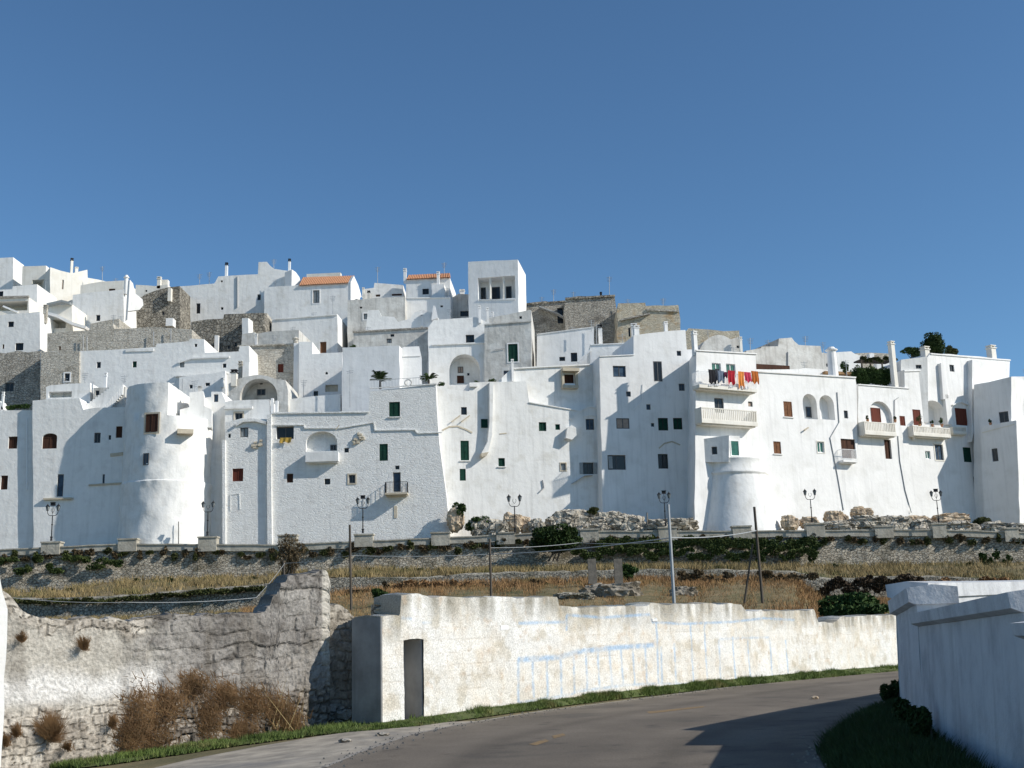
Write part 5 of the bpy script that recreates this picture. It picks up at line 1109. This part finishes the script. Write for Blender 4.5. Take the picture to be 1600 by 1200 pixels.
bush_px('green_shrub', 'bright green bush on the rocks at the big corner house foot', 'bush', 722, 806, 770, 838, 128.8, 2500, .14, LG, 6)
bush_px('green_shrub', 'leafy plant climbing the rocks beside the battered corner', 'bush', 704, 778, 734, 812, 129.2, 1500, .14, LG, 7)
bush_px('green_shrub', 'small bush on top of the pale rocks in the middle', 'bush', 912, 792, 938, 806, 129.5, 1200, .13, LM, 8)
bush_px('green_shrub', 'grey-brown shrub at the foot of the shaded right building', 'bush', 1518, 804, 1550, 826, 133, 1300, .13, LM, 9)
sp = [(x, interp(R0, x) + 6 + Rr.uniform(-3, 14), Rr.uniform(5, 12), Rr.uniform(2.5, 5), 122) for x in range(-20, 1620, 26)]
weeds('scrub', 'low grey-green scrub scattered through the golden dry grass', sp, LM, .12, per=170, seed=880)
sp = [(x, interp(W2, x) + 4 + Rr.uniform(0, 24), Rr.uniform(5, 12), Rr.uniform(2.5, 5), 100) for x in range(400, 1290, 24)]
weeds('low_scrub', 'brown-green scrub scattered through the rust coloured grass', sp, LM, .11, per=170, seed=950)
# rusty weeds on the ruined wall
for i, (x, y, rx, rz, lb) in enumerate(((82, 1132, 30, 26, 'big rust brown dry weed hanging on the plastered wall, low on the left'), (28, 1137, 8, 14, 'thin rusty weed next to the left edge of the wall foot'), (10, 1152, 11, 13, 'dark rusty weed in the bottom left corner'),
      (178, 1124, 8, 14, 'small rusty weed between the plaster and the tangle'), (133, 1002, 12, 14, 'fine dry twig tuft growing out of the upper plaster'), (36, 993, 8, 9, 'little brown tuft at the top left of the wall'), (108, 1163, 8, 9, 'small brown tuft among the foot stones'))):
    pp = P1.pt(x, y, .22); s = (pp - CAMP).length / FPX; c = pp
    V = []; Rg = np.random.RandomState(70 + i); n_ = int(900 * (rx * rz) / 600) + 90
    a = Rg.uniform(-1.5, 1.5, n_) + .25; l_ = Rg.uniform(.3, 1, n_) * (.55 + .8 * noise2(a * 3 + i, a * 0 + i, 1.0, 5, 2)); b0 = np.array(c) - np.array([0, 0, rz * s * .75])
    tips = b0 + np.c_[np.sin(a) * l_ * rx * s * 1.0, Rg.uniform(-.35, .12, n_), np.cos(a) * l_ * rz * s * 1.8]; root_ = b0 + Rg.normal(0, .03, (n_, 3)) + (tips - b0) * Rg.uniform(0, .5, n_)[:, None]
    dx = np.c_[np.full(n_, .009), np.zeros(n_), np.full(n_, .005)]
    o = meshV('dry_weed', np.stack([root_ - dx, root_ + dx, tips], 1).reshape(-1, 3), 0, LR, b0, tri=True); tag(o, lb, 'weed', 'dry weeds on the ruined wall')
Vs = []; Rg = np.random.RandomState(8)
for x, y, rx, rz in [(218, 1095, 26, 44), (240, 1140, 30, 40), (260, 1090, 30, 30), (300, 1065, 22, 22), (325, 1110, 20, 40), (350, 1080, 22, 26), (395, 1090, 24, 30), (430, 1100, 28, 32), (455, 1125, 16, 28), (205, 1140, 18, 30), (375, 1140, 20, 24)]:
    pp = np.array(P1.pt(x, y, .25)); s = 29 / FPX; n_ = 1000; a = Rg.uniform(-1.4, 1.4, n_); l_ = Rg.uniform(.2, 1, n_); b0 = pp + np.c_[Rg.normal(0, rx * s * .62, n_), Rg.normal(0, .08, n_), Rg.normal(-rz * s * .4, rz * s * .42, n_)]
    b0[:, 2] = np.maximum(b0[:, 2], -1.2)
    tips = b0 + np.c_[np.sin(a) * l_ * .38, Rg.uniform(-.18, .1, n_), np.cos(a) * l_ * .3]; dx = np.c_[np.full(n_, .012), np.zeros(n_), np.full(n_, .006)]
    Vs.append(np.stack([b0 - dx, b0 + dx, tips], 1).reshape(-1, 3))
o = meshV('dry_creeper', np.vstack(Vs), 0, LR, tri=True); tag(o, 'tangle of rust brown dry creeper over the foot of the ruined wall', 'weeds', kind='stuff')
# reed-like stalks left of the pier
V = blades(np.array([tuple(P1.pt(x, 1138, .3)) for x in (425, 432, 440, 446, 452)]), 1.1, .012, .25, np.random.RandomState(4), 9); o = meshV('dry_stalks', V, 0, GD, tri=True); tag(o, 'tall straw coloured stalks leaning at the foot of the ruined wall', 'weeds', kind='stuff')
# verge grass
Rg = np.random.RandomState(9); vi = np.array(vg_in); vo = np.array(vg_out)
bk = bank(500); i = Rg.randint(0, 500, 22000); t = Rg.uniform(-.04, .97, 22000)
P = np.array([tuple(bk[a][0].lerp(bk[a][1], b)) for a, b in zip(i, t)]); P[:, 2] = np.maximum(P[:, 2], [gz(x) for x in P[:, 0]]); P = P[noise2(P[:, 0], P[:, 1], 1.3, 14) > RN.uniform(.25, .55, len(P))]; hmask = noise2(P[:, 0], P[:, 1], .8, 4)
V = np.vstack([blades(P[hmask < .53], .075, .011, .45, Rg, 3), blades(P[hmask >= .53], .15, .012, .4, Rg, 4)])
o = meshV('verge_grass', V, 0, GG, tri=True); tag(o, 'strip of fresh green grass between the road and the walls', 'grass', kind='stuff')
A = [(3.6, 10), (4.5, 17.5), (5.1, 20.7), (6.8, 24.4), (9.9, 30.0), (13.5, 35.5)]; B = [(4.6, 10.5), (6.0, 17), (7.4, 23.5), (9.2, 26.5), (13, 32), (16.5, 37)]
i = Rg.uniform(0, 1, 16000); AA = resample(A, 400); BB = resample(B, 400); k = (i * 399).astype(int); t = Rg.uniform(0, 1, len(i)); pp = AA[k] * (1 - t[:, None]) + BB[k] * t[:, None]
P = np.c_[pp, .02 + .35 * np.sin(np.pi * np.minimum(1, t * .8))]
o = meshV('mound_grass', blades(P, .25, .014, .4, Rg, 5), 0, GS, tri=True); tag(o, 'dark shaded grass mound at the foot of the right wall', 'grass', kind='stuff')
for i, (x, y, rr, lb) in enumerate(((1412, 1125, .58, 'leafy dark weed at the far corner of the shaded wall'), (1432, 1172, .48, 'bushy dark weed halfway along the shaded wall foot'), (1466, 1205, .45, 'dark weed at the bottom edge beside the shaded wall'))):
    g = G(x, y + 12); shrub('wall_foot_weed', lb, 'weed', (g.x - .1, g.y, rr * .7 + .2), (rr * .6, rr * .7, rr), 5500, .035, LD, 50 + i, 'weeds at the foot of the shaded wall')
for x, y, lb in ((855, 1097, 'dark leafy clump at the cream wall foot under the first blue line'), (828, 1100, 'smaller leafy clump at the left end of the blue lines')):
    g = G(x, y); shrub('wall_foot_weed', lb, 'weed', (g.x, g.y - .2, .15), (.45, .3, .28), 500, .05, LG, int(x))

RBR = mat('brown_weathered_rock', (.36, .32, .26), (.20, .17, .13), 1.5, bump=1, bscale=3, bdist=.2, c3=(.10, .085, .06), s3=.9)
# ------------------------------------------------------------------ rocks
def rock(name, label, c, r, m, seed, group='pale rocks at the foot of the town', sub=4):
    bm = bmesh.new(); bmesh.ops.create_icosphere(bm, subdivisions=sub, radius=1)
    co = np.array([v.co for v in bm.verts]); s = seed * 3.7
    n = noise2(co[:, 0] + s, co[:, 1] * 1.3 + co[:, 2] * 1.7 + 9, 1.6, seed, 3) - .5; n += .6 * (np.abs(noise2(co[:, 0] * 1.2 + 4, co[:, 2] + co[:, 1] + s, 3.4, seed + 1, 3) - .5)); n += .35 * (noise2(co[:, 0] + co[:, 1], co[:, 2] * 2 + s, 6, seed + 2, 2) - .5)
    q_ = np.sign(co) * np.abs(co) ** .75
    co = q_ * (1 + .75 * n)[:, None] * np.array(r)
    for v, p in zip(bm.verts, co): v.co = p
    me = bpy.data.meshes.new(name); bm.to_mesh(me); bm.free(); me.materials.append(m); o = bpy.data.objects.new(name, me); COL.objects.link(o); o.location = c; return tag(o, label, 'rock', group)
def rock_px(label, x0, y0, x1, y1, Y, m, seed, name='rock', **k):
    c = atY((x0 + x1) / 2, (y0 + y1) / 2, Y); s = Y / FPX; rx = (x1 - x0) / 2 * s; rz = (y1 - y0) / 2 * s; return rock(name, label, c, (rx * 1.0, max(rx * .7, .5), rz * (.66 if m is RCO else .95 if Y > 100 else .7)), m, seed, **k)
for i, (x0, y0, x1, y1, Y, m, lb) in enumerate((
  (700, 786, 724, 838, 129.5, RCO, 'stepped ochre rock against the battered corner of the big house'), (735, 808, 766, 840, 129, RCK, 'pink-grey rock beside the bright green bush'), (760, 812, 795, 842, 129, RCK, 'grey boulder left of the second lamp from the middle'),
  (786, 795, 816, 840, 129.3, RCO, 'ochre grooved boulder behind the double lamp, middle'), (812, 803, 830, 838, 129.6, RCO, 'small upright ochre rock right of the grooved boulder'), (826, 812, 850, 838, 129, RCK, 'small grey rock above the dark green bush'),
  (855, 800, 905, 842, 130, RCK, 'wide pale craggy rock, left end of the central outcrop'), (880, 797, 935, 835, 130.8, RCK, 'tallest pale crag of the central outcrop'), (925, 802, 975, 838, 130.5, RCK, 'pale broken crag right of the outcrop summit'), (955, 806, 1010, 845, 129.6, RCK, 'grey fissured boulder at the right of the central outcrop'),
  (900, 818, 950, 848, 128.6, RCK, 'low grey rock ledge behind the parapet pier'), (1012, 811, 1083, 842, 129, RCK, 'broad smooth pale boulder under the tallest lamp'), (1076, 806, 1112, 838, 132.4, ST, 'dark shaded rock between outcrop and bastion'),
  (1222, 800, 1246, 836, 131, RCO, 'thin pink-ochre rock at the bastion foot, right'), (1250, 802, 1278, 832, 131.5, RCO, 'pale rock behind the lamp right of the bastion'), (1288, 794, 1314, 826, 132, RCO, 'rounded ochre boulder left of the square block'), (1310, 800, 1324, 824, 132.3, RCO, 'small ochre block rock'), (1330, 789, 1352, 812, 133.5, RCO, 'orange boulder on top of the right outcrop'),
  (1347, 791, 1364, 812, 133.5, RCO, 'smaller orange boulder touching the one on the outcrop top'), (1325, 806, 1385, 836, 131, RCK, 'low pale rock ledge of the right outcrop'), (1375, 808, 1425, 838, 131, RCK, 'grey crumbling ledge right of the orange boulders'), (1416, 802, 1450, 830, 132.5, RCO, 'ochre hump rock below the long drainpipe'), (1420, 812, 1470, 842, 130.5, RCK, 'grey slabby rock left of the last lamp'),
  (1456, 799, 1512, 826, 134, RCO, 'long slanting pink-ochre slab at the shaded building edge'), (1470, 816, 1530, 842, 130.5, RCK, 'low grey rock heap under the slanting slab'), (1530, 816, 1580, 846, 130.5, RCK, 'grey rock mass below the right buildings'), (1570, 818, 1625, 850, 130, RCK, 'grey rock cut by the right edge of the photo'), (1285, 815, 1335, 838, 130, RCK, 'low rock rubble behind the parapet, left of the orange boulders'))):
    rock_px(lb, x0, y0, x1, y1, Y, m, i + 1)
rock_px('big rough grey boulder under the right stone post', 935, 905, 1000, 950, 84, RBR, 61, group='boulders on the dry slope'); rock_px('brown-grey boulder under the left stone post', 908, 908, 960, 950, 86, RBR, 62, group='boulders on the dry slope')
rock_px('grey boulder right of the metal pole foot', 1048, 912, 1090, 946, 84, RBR, 63, group='boulders on the dry slope'); rock_px('flat grey rubble heap above the cream wall step', 866, 922, 925, 950, 82, DSW, 64, group='boulders on the dry slope')
g = G(1012, 1083); rock('roadside_stone', 'grey-pink stone at the foot of the cream wall', (g.x, g.y - .15, .12), (.34, .25, .26), RCK, 80, None); g = G(521, 1132); rock('roadside_stone', 'pointed grey stone left of the gate pier foot', (g.x, g.y - .1, .12), (.5, .3, .3), ST, 81, None)
g = G(1273, 1093); rock('litter', 'tiny pale scrap lying on the road near the shadow edge', (g.x, g.y, .05), (.1, .07, .05), RCO, 82, None, 2)
for i, (x, y) in enumerate(((597, 1150), (539, 1160))):
    g = G(x, y); rock('stone_chip', ['flat dark stone on the shoulder nearest the gate pier', 'smaller dark stone on the shoulder, further left'][i], (g.x, g.y, .03 + gz(g.x)), (.14, .1, .05), ST, 90 + i, None, 2)
for x0, x1, lb in ((919, 932, 'left one of two square stone gate posts on the slope'), (960, 973, 'right one of two square stone gate posts on the slope')):
    q = MB(); pp = PL((x0 + x1) / 2, 95, 0); r_ = rect(pp, x0, 873, x1, 912); poly = jig([(a, b) for a, b in r_], .02, .3); q.prism(pp, poly, -.5, 0); o = q.build('stone_post', CONC, base=pp.pt((x0 + x1) / 2, 912)); tag(o, lb, 'post', 'stone gate posts on the slope')

# ------------------------------------------------------------------ lamps
LGL = mat('lamp_glass', (.35, .38, .38), rough=.2, spec=.6)
def make_lamp(base, hgt, flood):
    ro = empty('street_lamp', base, '', 'street lamp', 'double lantern street lamps along the parapet'); b = Vector(base)
    q = MB(); q.tube(b, b + Vector((0, 0, .35)), .13, .1, 10); q.tube(b + Vector((0, 0, .35)), b + Vector((0, 0, .45)), .15, .15, 10); q.tube(b + Vector((0, 0, .45)), b + Vector((0, 0, hgt - 1.0)), .065, .05, 8); q.tube(b + Vector((0, 0, hgt * .45)), b + Vector((0, 0, hgt * .45 + .12)), .1, .1, 8)
    q.build('post', BLK, ro, b)
    for s in (-1, 1):
        q = MB(); pts = []
        for k in range(9):
            t = k / 8; pts.append(b + Vector((s * (.58 * math.sin(t * math.pi / 2 * 1.05)), 0, hgt - 1.0 + .55 * (1 - math.cos(t * math.pi / 2)) - .1 * math.sin(t * math.pi))))
        q.path(pts, .035, 6); e = pts[-1]; q.path([b + Vector((0, 0, hgt - .75)), b + Vector((s * .2, 0, hgt - .45)), b + Vector((s * .12, 0, hgt - .25))], .02, 5)
        q.build('bracket', BLK, ro, b)
        c = e + Vector((0, 0, -.05)); q = MB(); q.tube(c + Vector((0, 0, .05)), c + Vector((0, 0, .48)), .1, .2, 6); la = q.build('lantern', LGL, ro, b)
        q = MB(); q.tube(c, c + Vector((0, 0, .06)), .13, .11, 6); q.tube(c + Vector((0, 0, .47)), c + Vector((0, 0, .68)), .25, .06, 6); q.tube(c + Vector((0, 0, .68)), c + Vector((0, 0, .78)), .03, .03, 5)
        for k in range(6):
            a = k * math.pi / 3; q.tube(c + Vector((.1 * math.cos(a), .1 * math.sin(a), .05)), c + Vector((.21 * math.cos(a), .21 * math.sin(a), .48)), .022, .022, 4)
        q.build('lantern_frame', BLK, la, b)
    if flood:
        q = MB(); t = b + Vector((0, 0, hgt - .9)); q.tube(t, b + Vector((0, 0, hgt + .1)), .03, .03, 6); q.build('mast', BLK, ro, b)
        q = MB(); pf = PL(800, 10, 0); pf.o = b + Vector((0, 0, 0)); q.box(pf, -.24, .24, hgt + .05, hgt + .38, -.1, .12); q.box(pf, -.28, .28, hgt + .38, hgt + .42, -.14, .2); q.build('floodlight', BLK, ro, b)
    return ro
LL = [(80, 845, 791, 1, 'black double street lamp with floodlight, furthest left on the parapet'), (324, 837, 786, 0, 'double street lamp without floodlight in front of the round tower'), (567, 833, 780, 1, 'double street lamp with floodlight left of the iron balcony shadow'),
      (805, 832, 776, 0, 'double street lamp rising from the ochre boulder in the middle'), (1040, 822, 772, 1, 'double street lamp with floodlight directly behind the grey metal pole'), (1269, 816, 767, 0, 'double street lamp right of the round bastion'), (1467, 816, 769, 1, 'double street lamp with floodlight, furthest right on the parapet')]
protos = {}
for x, yb, yt, fl, lb in LL:
    base = atY(x, yb, 125.9); top = atY(x, yt, 125.9).z; 
    if fl not in protos: ro = make_lamp(base, 3.75, fl); protos[fl] = ro
    else: ro = copy_tree(protos[fl])
    ro.location = base; k = (top - base.z) / 3.75; ro.scale = (k, k, k); ro['label'] = lb
# ------------------------------------------------------------------ poles, wires, fence posts
def pole(name, label, x0, y0, x1, y1, Y, r, m, cat='pole', group=None, extra=()):
    a = atY(x1, y1, Y); b = atY(x0, y0, Y); q = MB(); q.tube(a - Vector((0, 0, 1.5)), b, r, r * .8, 8)
    for f in extra: f(q, a, b)
    o = q.build(name, m, base=a - Vector((0, 0, 1.5))); return tag(o, label, cat, group)
pole('wooden_pole', 'slim dark pole rising behind the low broken wall end', 546.5, 820, 549.5, 955, 78, .09, WOODP, group='dark wooden poles'); pole('wooden_pole', 'slim dark pole standing behind the taller part of the cream wall', 765, 842, 768, 940, 78, .09, WOODP, group='dark wooden poles')
pole('wooden_pole', 'tall dark leaning pole with a slanting brace on the right', 1178.5, 792, 1193, 950, 74, .10, WOODP, group='dark wooden poles'); pole('pole_brace', 'dark slanting brace leaning against the right pole', 1176, 850, 1154, 950, 74.2, .07, WOODP, 'brace')
pole('metal_pole', 'light grey metal pole in front of the street lamp', 1044, 788, 1054, 950, 60, .09, METG); pole('fence_post', 'short stake beside the half-bare shrub', 443, 876, 446, 910, 88, .1, WOODP)
pole('street_pipe', 'thin dark rod standing behind the parapet by the round tower', 279, 815, 279.5, 850, 127.6, .05, BLK); pole('marker_post', 'short grey post standing among the pale rocks', 1011, 801, 1011.5, 838, 128.3, .09, CONC)
def wire(label, pts, r=.03, sag=0, name='cable', m=METG):
    q = MB(); P_ = []
    for (a, b) in zip(pts[:-1], pts[1:]):
        A = atY(*a); B = atY(*b)
        for k in range(12): t = k / 12; P_.append(A.lerp(B, t) - Vector((0, 0, sag * 4 * t * (1 - t))))
    P_.append(atY(*pts[-1])); q.path(P_, r, 5); o = q.build(name, m, base=P_[0]); return tag(o, label, 'cable')
wire('grey cable slung from the middle pole past the metal pole to the parapet', [(766, 866, 78), (1049, 840, 60.3), (1182, 829, 74)], .028, .15); wire('thin cable between the two slim dark poles', [(547, 868, 78), (766, 866, 78)], .02, .1)
wire('second thinner cable running above the dark green bush', [(766, 856, 78), (905, 848, 90), (1046, 846, 60.3)], .018, .1); wire('thin wire crossing the left field in front of the low wall', [(20, 934, 60), (200, 941, 60), (400, 934, 66), (445, 880, 88), (547, 868, 78)], .014, .1)

# ------------------------------------------------------------------ laundry and pots
def cloth(name, label, pl, x0, x1, yt, yb, off, c, seed, group='laundry on the upper balcony'):
    Rg = random.Random(seed); m = mat('cloth_' + str(seed), c, tuple(k * .7 for k in c), 4, rough=.9); q = MB(); a = pl.uv(x0, yt, off); b = pl.uv(x1, yb, off); nu, nv = 14, 10; ph = Rg.uniform(0, 6)
    vs = []
    for side in (0, 1):
        for i in range(nu + 1):
            for j in range(nv + 1):
                s = i / nu; t = j / nv; edge = 1 + .12 * math.sin(s * 9 + ph)
                vs.append(pl.P(a[0] + (b[0] - a[0]) * s + .04 * math.sin(t * 5 + ph), a[1] + (b[1] - a[1]) * t * edge, off + .05 * math.sin(s * 14 + ph) * (.3 + t) + side * .015))
    K = nv + 1; M_ = (nu + 1) * K
    f = [(i * K + j, i * K + j + 1, (i + 1) * K + j + 1, (i + 1) * K + j) for i in range(nu) for j in range(nv)]; f += [tuple(M_ + k for k in x)[::-1] for x in f]
    q.add(vs, f); o = q.build(name, m, base=pl.pt(x0, yt, off), smooth=True); return tag(o, label, 'laundry', group)
DP = D_first.pl
for i, (nm, lb, x0, x1, yt, yb, c) in enumerate((('trousers', 'black garment hanging at the left end of the balcony rail', 1107, 1119, 577, 600, (.02, .02, .025)), ('shirt', 'dark grey garment second from the left on the rail', 1117, 1124, 576, 597, (.05, .055, .07)), ('shirt', 'blue-grey cloth draped over the balcony rail', 1121, 1132, 579, 597, (.16, .2, .27)),
   ('towel', 'deep red towel in the middle of the balcony rail', 1136.5, 1149, 578.5, 600, (.42, .02, .035)), ('towel', 'bright orange towel hanging longest on the rail', 1152.5, 1163.5, 580, 606, (.75, .26, .06)), ('shirt', 'pink-red cloth between the two orange ones', 1163, 1174.5, 581, 597, (.55, .05, .10)), ('towel', 'burnt orange towel at the right end of the rail', 1174, 1186, 579.5, 599, (.48, .14, .03)),
   ('shirt', 'dark maroon cloth left of the deep red towel', 1131, 1137, 581, 590, (.12, .02, .05)))): cloth(nm, lb, DP, x0, x1, yt, yb, 1.38 + .01 * i, c, i)
for i, (x0, x1, yt, yb) in enumerate(((1107, 1114, 600, 603.5), (1117, 1123, 600, 603.5), (1139, 1145, 602, 606), (1158, 1169, 603, 608))): cloth('white_cloth', ['small white cloth at the far left under the rail', 'small white cloth beside it under the blue-grey one', 'small white cloth under the deep red towel', 'white cloth under the bright orange towel'][i], DP, x0, x1, yt, yb, 1.4, (.8, .8, .8), 20 + i)
cloth('hanging_cloth', 'white cloth hanging from the narrow window of the round tower', PL(226, 127.75, -25), 218, 233, 728, 750, 0, (.8, .8, .8), 31, None); cloth('doormat', 'ochre cloth hanging from the wide dark window', PL(446, 130.3, 0), 437, 455, 684, 691, .15, (.55, .36, .08), 32, None)
def pot(label, pl, x, y, off, h, m, seed, r=.18, plant=True, cat='potted plant', group='potted plants on the terraces'):
    b = pl.pt(x, y, off); ro = empty('potted_plant', b, label, cat, group); q = MB(); q.tube(b, b + Vector((0, 0, .3)), r * .7, r, 10); q.tube(b + Vector((0, 0, .3)), b + Vector((0, 0, .35)), r * 1.15, r * 1.15, 10); q.build('pot', TILE, ro, b)
    V, _ = leaves(b + Vector((0, 0, .35 + h * .45)), (h * .4, h * .4, h * .55), 260, .08, seed, 0, 6); meshV('foliage', V, 0, m, b, ro); return ro
PX = PL(1090, 131.2, 27)
pot('tall leafy potted plant in front of the left red loggia door', PX, 1437, 667, .8, 1.3, LM, 1); pot('low potted plant inside the shaded loggia', PX, 1457, 667, .8, .6, LD, 2); pot('round potted plant beside the loggia pillar', PX, 1472, 667, .8, .9, LG, 3)
P4_ = PL(1090, 131.05, 27); pot('potted plant on the left end of the arched door balcony', P4_, 1356, 660, .9, .5, LM, 4); pot('potted plant at the right end of the arched door balcony', P4_, 1399, 660, .9, .5, LM, 5)
pot('tiny plant on the right edge terrace wall', PL(1536, 149.5, -45), 1548, 665, -.3, .6, LD, 6)
def palm(label, x, y, Y, h, seed):
    b = atY(x, y, Y); ro = empty('palm_plant', b, label, 'palm', 'palms on the roof terrace'); q = MB(); q.tube(b - Vector((0, 0, .3)), b + Vector((0, 0, h * .3)), .16, .12, 8); q.build('trunk', WOODP, ro, b); Rg = random.Random(seed); q = MB()
    for k in range(22):
        a = Rg.uniform(0, 6.28); e = Rg.uniform(.3, 1.3); pts = []; l_ = h * Rg.uniform(.6, .95)
        for j in range(7):
            t = j / 6; pts.append(b + Vector((math.cos(a) * l_ * t * math.cos(e) * 1.1, math.sin(a) * l_ * t * math.cos(e), h * .3 + l_ * (t * math.sin(e) - t * t * .35))))
        for j in range(1, 6):
            d = (pts[j + 1] - pts[j]).normalized(); s = d.cross(Vector((0, 0, 1))).normalized()
            for sg in (-1, 1):
                for u in (0, .33, .66):
                    o_ = pts[j].lerp(pts[j + 1], u); tip = o_ + s * sg * .38 * h / 2 + d * .25 - Vector((0, 0, .12)); q.add([o_, o_ + d * .09, tip], [(0, 1, 2)])
        q.path(pts, .018, 4)
    q.build('frond', LD, ro, b); return ro
palm('fan palm at the left of the roof terrace, behind the railing', 594, 604, 133.8, 2.3, 1); palm('lighter palm in the middle of the roof terrace', 670, 600, 133.8, 1.6, 2)
for i, (x, y, lb) in enumerate(((690, 602, 'small plant at the right corner of the roof terrace'), (744, 600, 'low plant at the foot of the arched porch'), (769, 597, 'dark little plant right of the arched porch'), (552, 543, 'sprawling little plant on the upper terrace'))):
    c = atY(x, y - 2, 134 if i != 3 else 150); shrub('terrace_plant', lb, 'plant', c, (.5, .4, .35), 260, .09, LG, 400 + i, stem=False)
q = MB(); a0 = atY(580, 607, 131.5); b0 = atY(664, 602, 131.5)
q.tube(a0 + Vector((0, 0, .95)), b0 + Vector((0, 0, .95)), .03, .03, 5)
for k in range(19): p = a0.lerp(b0, k / 18); q.tube(p, p + Vector((0, 0, .95)), .02, .02, 4)
o = q.build('terrace_railing', METG, base=a0); tag(o, 'thin grey railing along the palm roof terrace', 'railing')
q = MB(); c = atY(638, 598, 133.5)
for k in range(24):
    a = k / 24 * 2 * math.pi; b = (k + 1) / 24 * 2 * math.pi; q.tube(c + Vector((.38 * math.cos(a), 0, .38 * math.sin(a))), c + Vector((.38 * math.cos(b), 0, .38 * math.sin(b))), .09, .09, 6)
o = q.build('ring_ornament', WG, base=c); tag(o, 'grey ring ornament standing on the palm terrace', 'ornament')
# roof garden
rg = empty('hedge', atY(1370, 600, 133.6 + 16), 'dense dark green hedge on the roof garden left of the slim chimney', 'hedge')
Vs = []
for i in range(9): V, _ = leaves(atY(1341 + i * 7.0, 587 + (i % 3) * 1.5, 149), (1.15, .8, 1.25), 2600, .12, 700 + i, 0, 26); Vs.append(V)
meshV('foliage', np.vstack(Vs), 0, LG, rg.location, rg)
q = MB(); pg = PL(1370, 152, 15); q.box(pg, pg.uv(1346, 560)[0], pg.uv(1396, 560)[0], pg.uv(1370, 563)[1], pg.uv(1370, 561)[1], -2, 0)
for x in (1348, 1362, 1380, 1394): u = pg.uv(x, 580)[0]; q.box(pg, u - .08, u + .08, pg.uv(x, 592)[1], pg.uv(x, 563)[1] - .004, -.2, -.02)
o = q.build('pergola', WOODP, base=pg.pt(1370, 592)); tag(o, 'low brown pergola overgrown with creeper on the roof garden', 'pergola')
sp = [(1350 + i * 9, 560 + (i % 2) * 3, 9, 5, 151.5) for i in range(6)]; weeds('pergola_creeper', 'creeper spreading over the roof garden pergola', sp, LM, .13, per=260, seed=820)
q = MB(); q.box(pg, pg.uv(1288, 570)[0], pg.uv(1340, 570)[0], pg.uv(1300, 584)[1], pg.uv(1300, 580)[1], -1.5, 0); o = q.build('reed_screen', LR, base=pg.pt(1310, 584)); tag(o, 'brown reed screen on the flat roof left of the hedge', 'screen')
tb = atY(1458, 562, 160); tr = empty('roof_tree', tb, 'dark round-topped tree on the skyline above the right houses', 'tree')
q = MB(); tcn = atY(1459, 538, 160); q.tube(tb - Vector((0, 0, 1)), tcn, .2, .12, 8)
for k in range(7): a = k * .9; q.tube(tcn - Vector((0, 0, .6)), tcn + Vector((math.cos(a) * 1.3, math.sin(a) * 1.2, .6 + .2 * (k % 3))), .08, .03, 5)
q.build('trunk', WOODP, tr, tb); V, _ = leaves(tcn, (2.1, 1.8, 1.75), 9000, .14, 900, 0, 34); meshV('crown', V, 0, LD, tb, tr)
bush_px('roof_shrub', 'low dark shrub row left of the skyline tree', 'bush', 1404, 543, 1446, 558, 158, 3000, .14, LD, 21, clumps=14); bush_px('roof_shrub', 'brownish shrub right of the skyline tree', 'bush', 1474, 540, 1498, 557, 158, 1300, .14, LM, 22)
bush_px('roof_shrub', 'bright small shrub beside the big round chimney', 'bush', 1313, 564, 1328, 581, 146, 900, .12, LG, 23); bush_px('roof_shrub', 'low green shrub on the left roof behind the pipes', 'bush', 4, 632, 48, 641, 134, 1500, .12, LG, 24)

# loose gravel along the road edges
q = MB(); A_ = resample(le, 900); B_ = resample(re_, 900)
for k in range(2600):
    E = A_ if k % 3 else B_; i = RN.randint(60, 800); x, y = E[i] + RN.normal(0, .22, 2); sz = RN.uniform(.012, .035); z = gz(x) + .012
    q.add([(x - sz, y, z), (x + sz * .8, y - sz, z), (x + sz * .4, y + sz, z), (x + RN.uniform(-.3, .3) * sz, y, z + sz * 1.1)], [(0, 1, 3), (1, 2, 3), (2, 0, 3)])
tag(q.build('gravel', SHO), 'loose grit scattered along both edges of the road', 'gravel', kind='stuff')
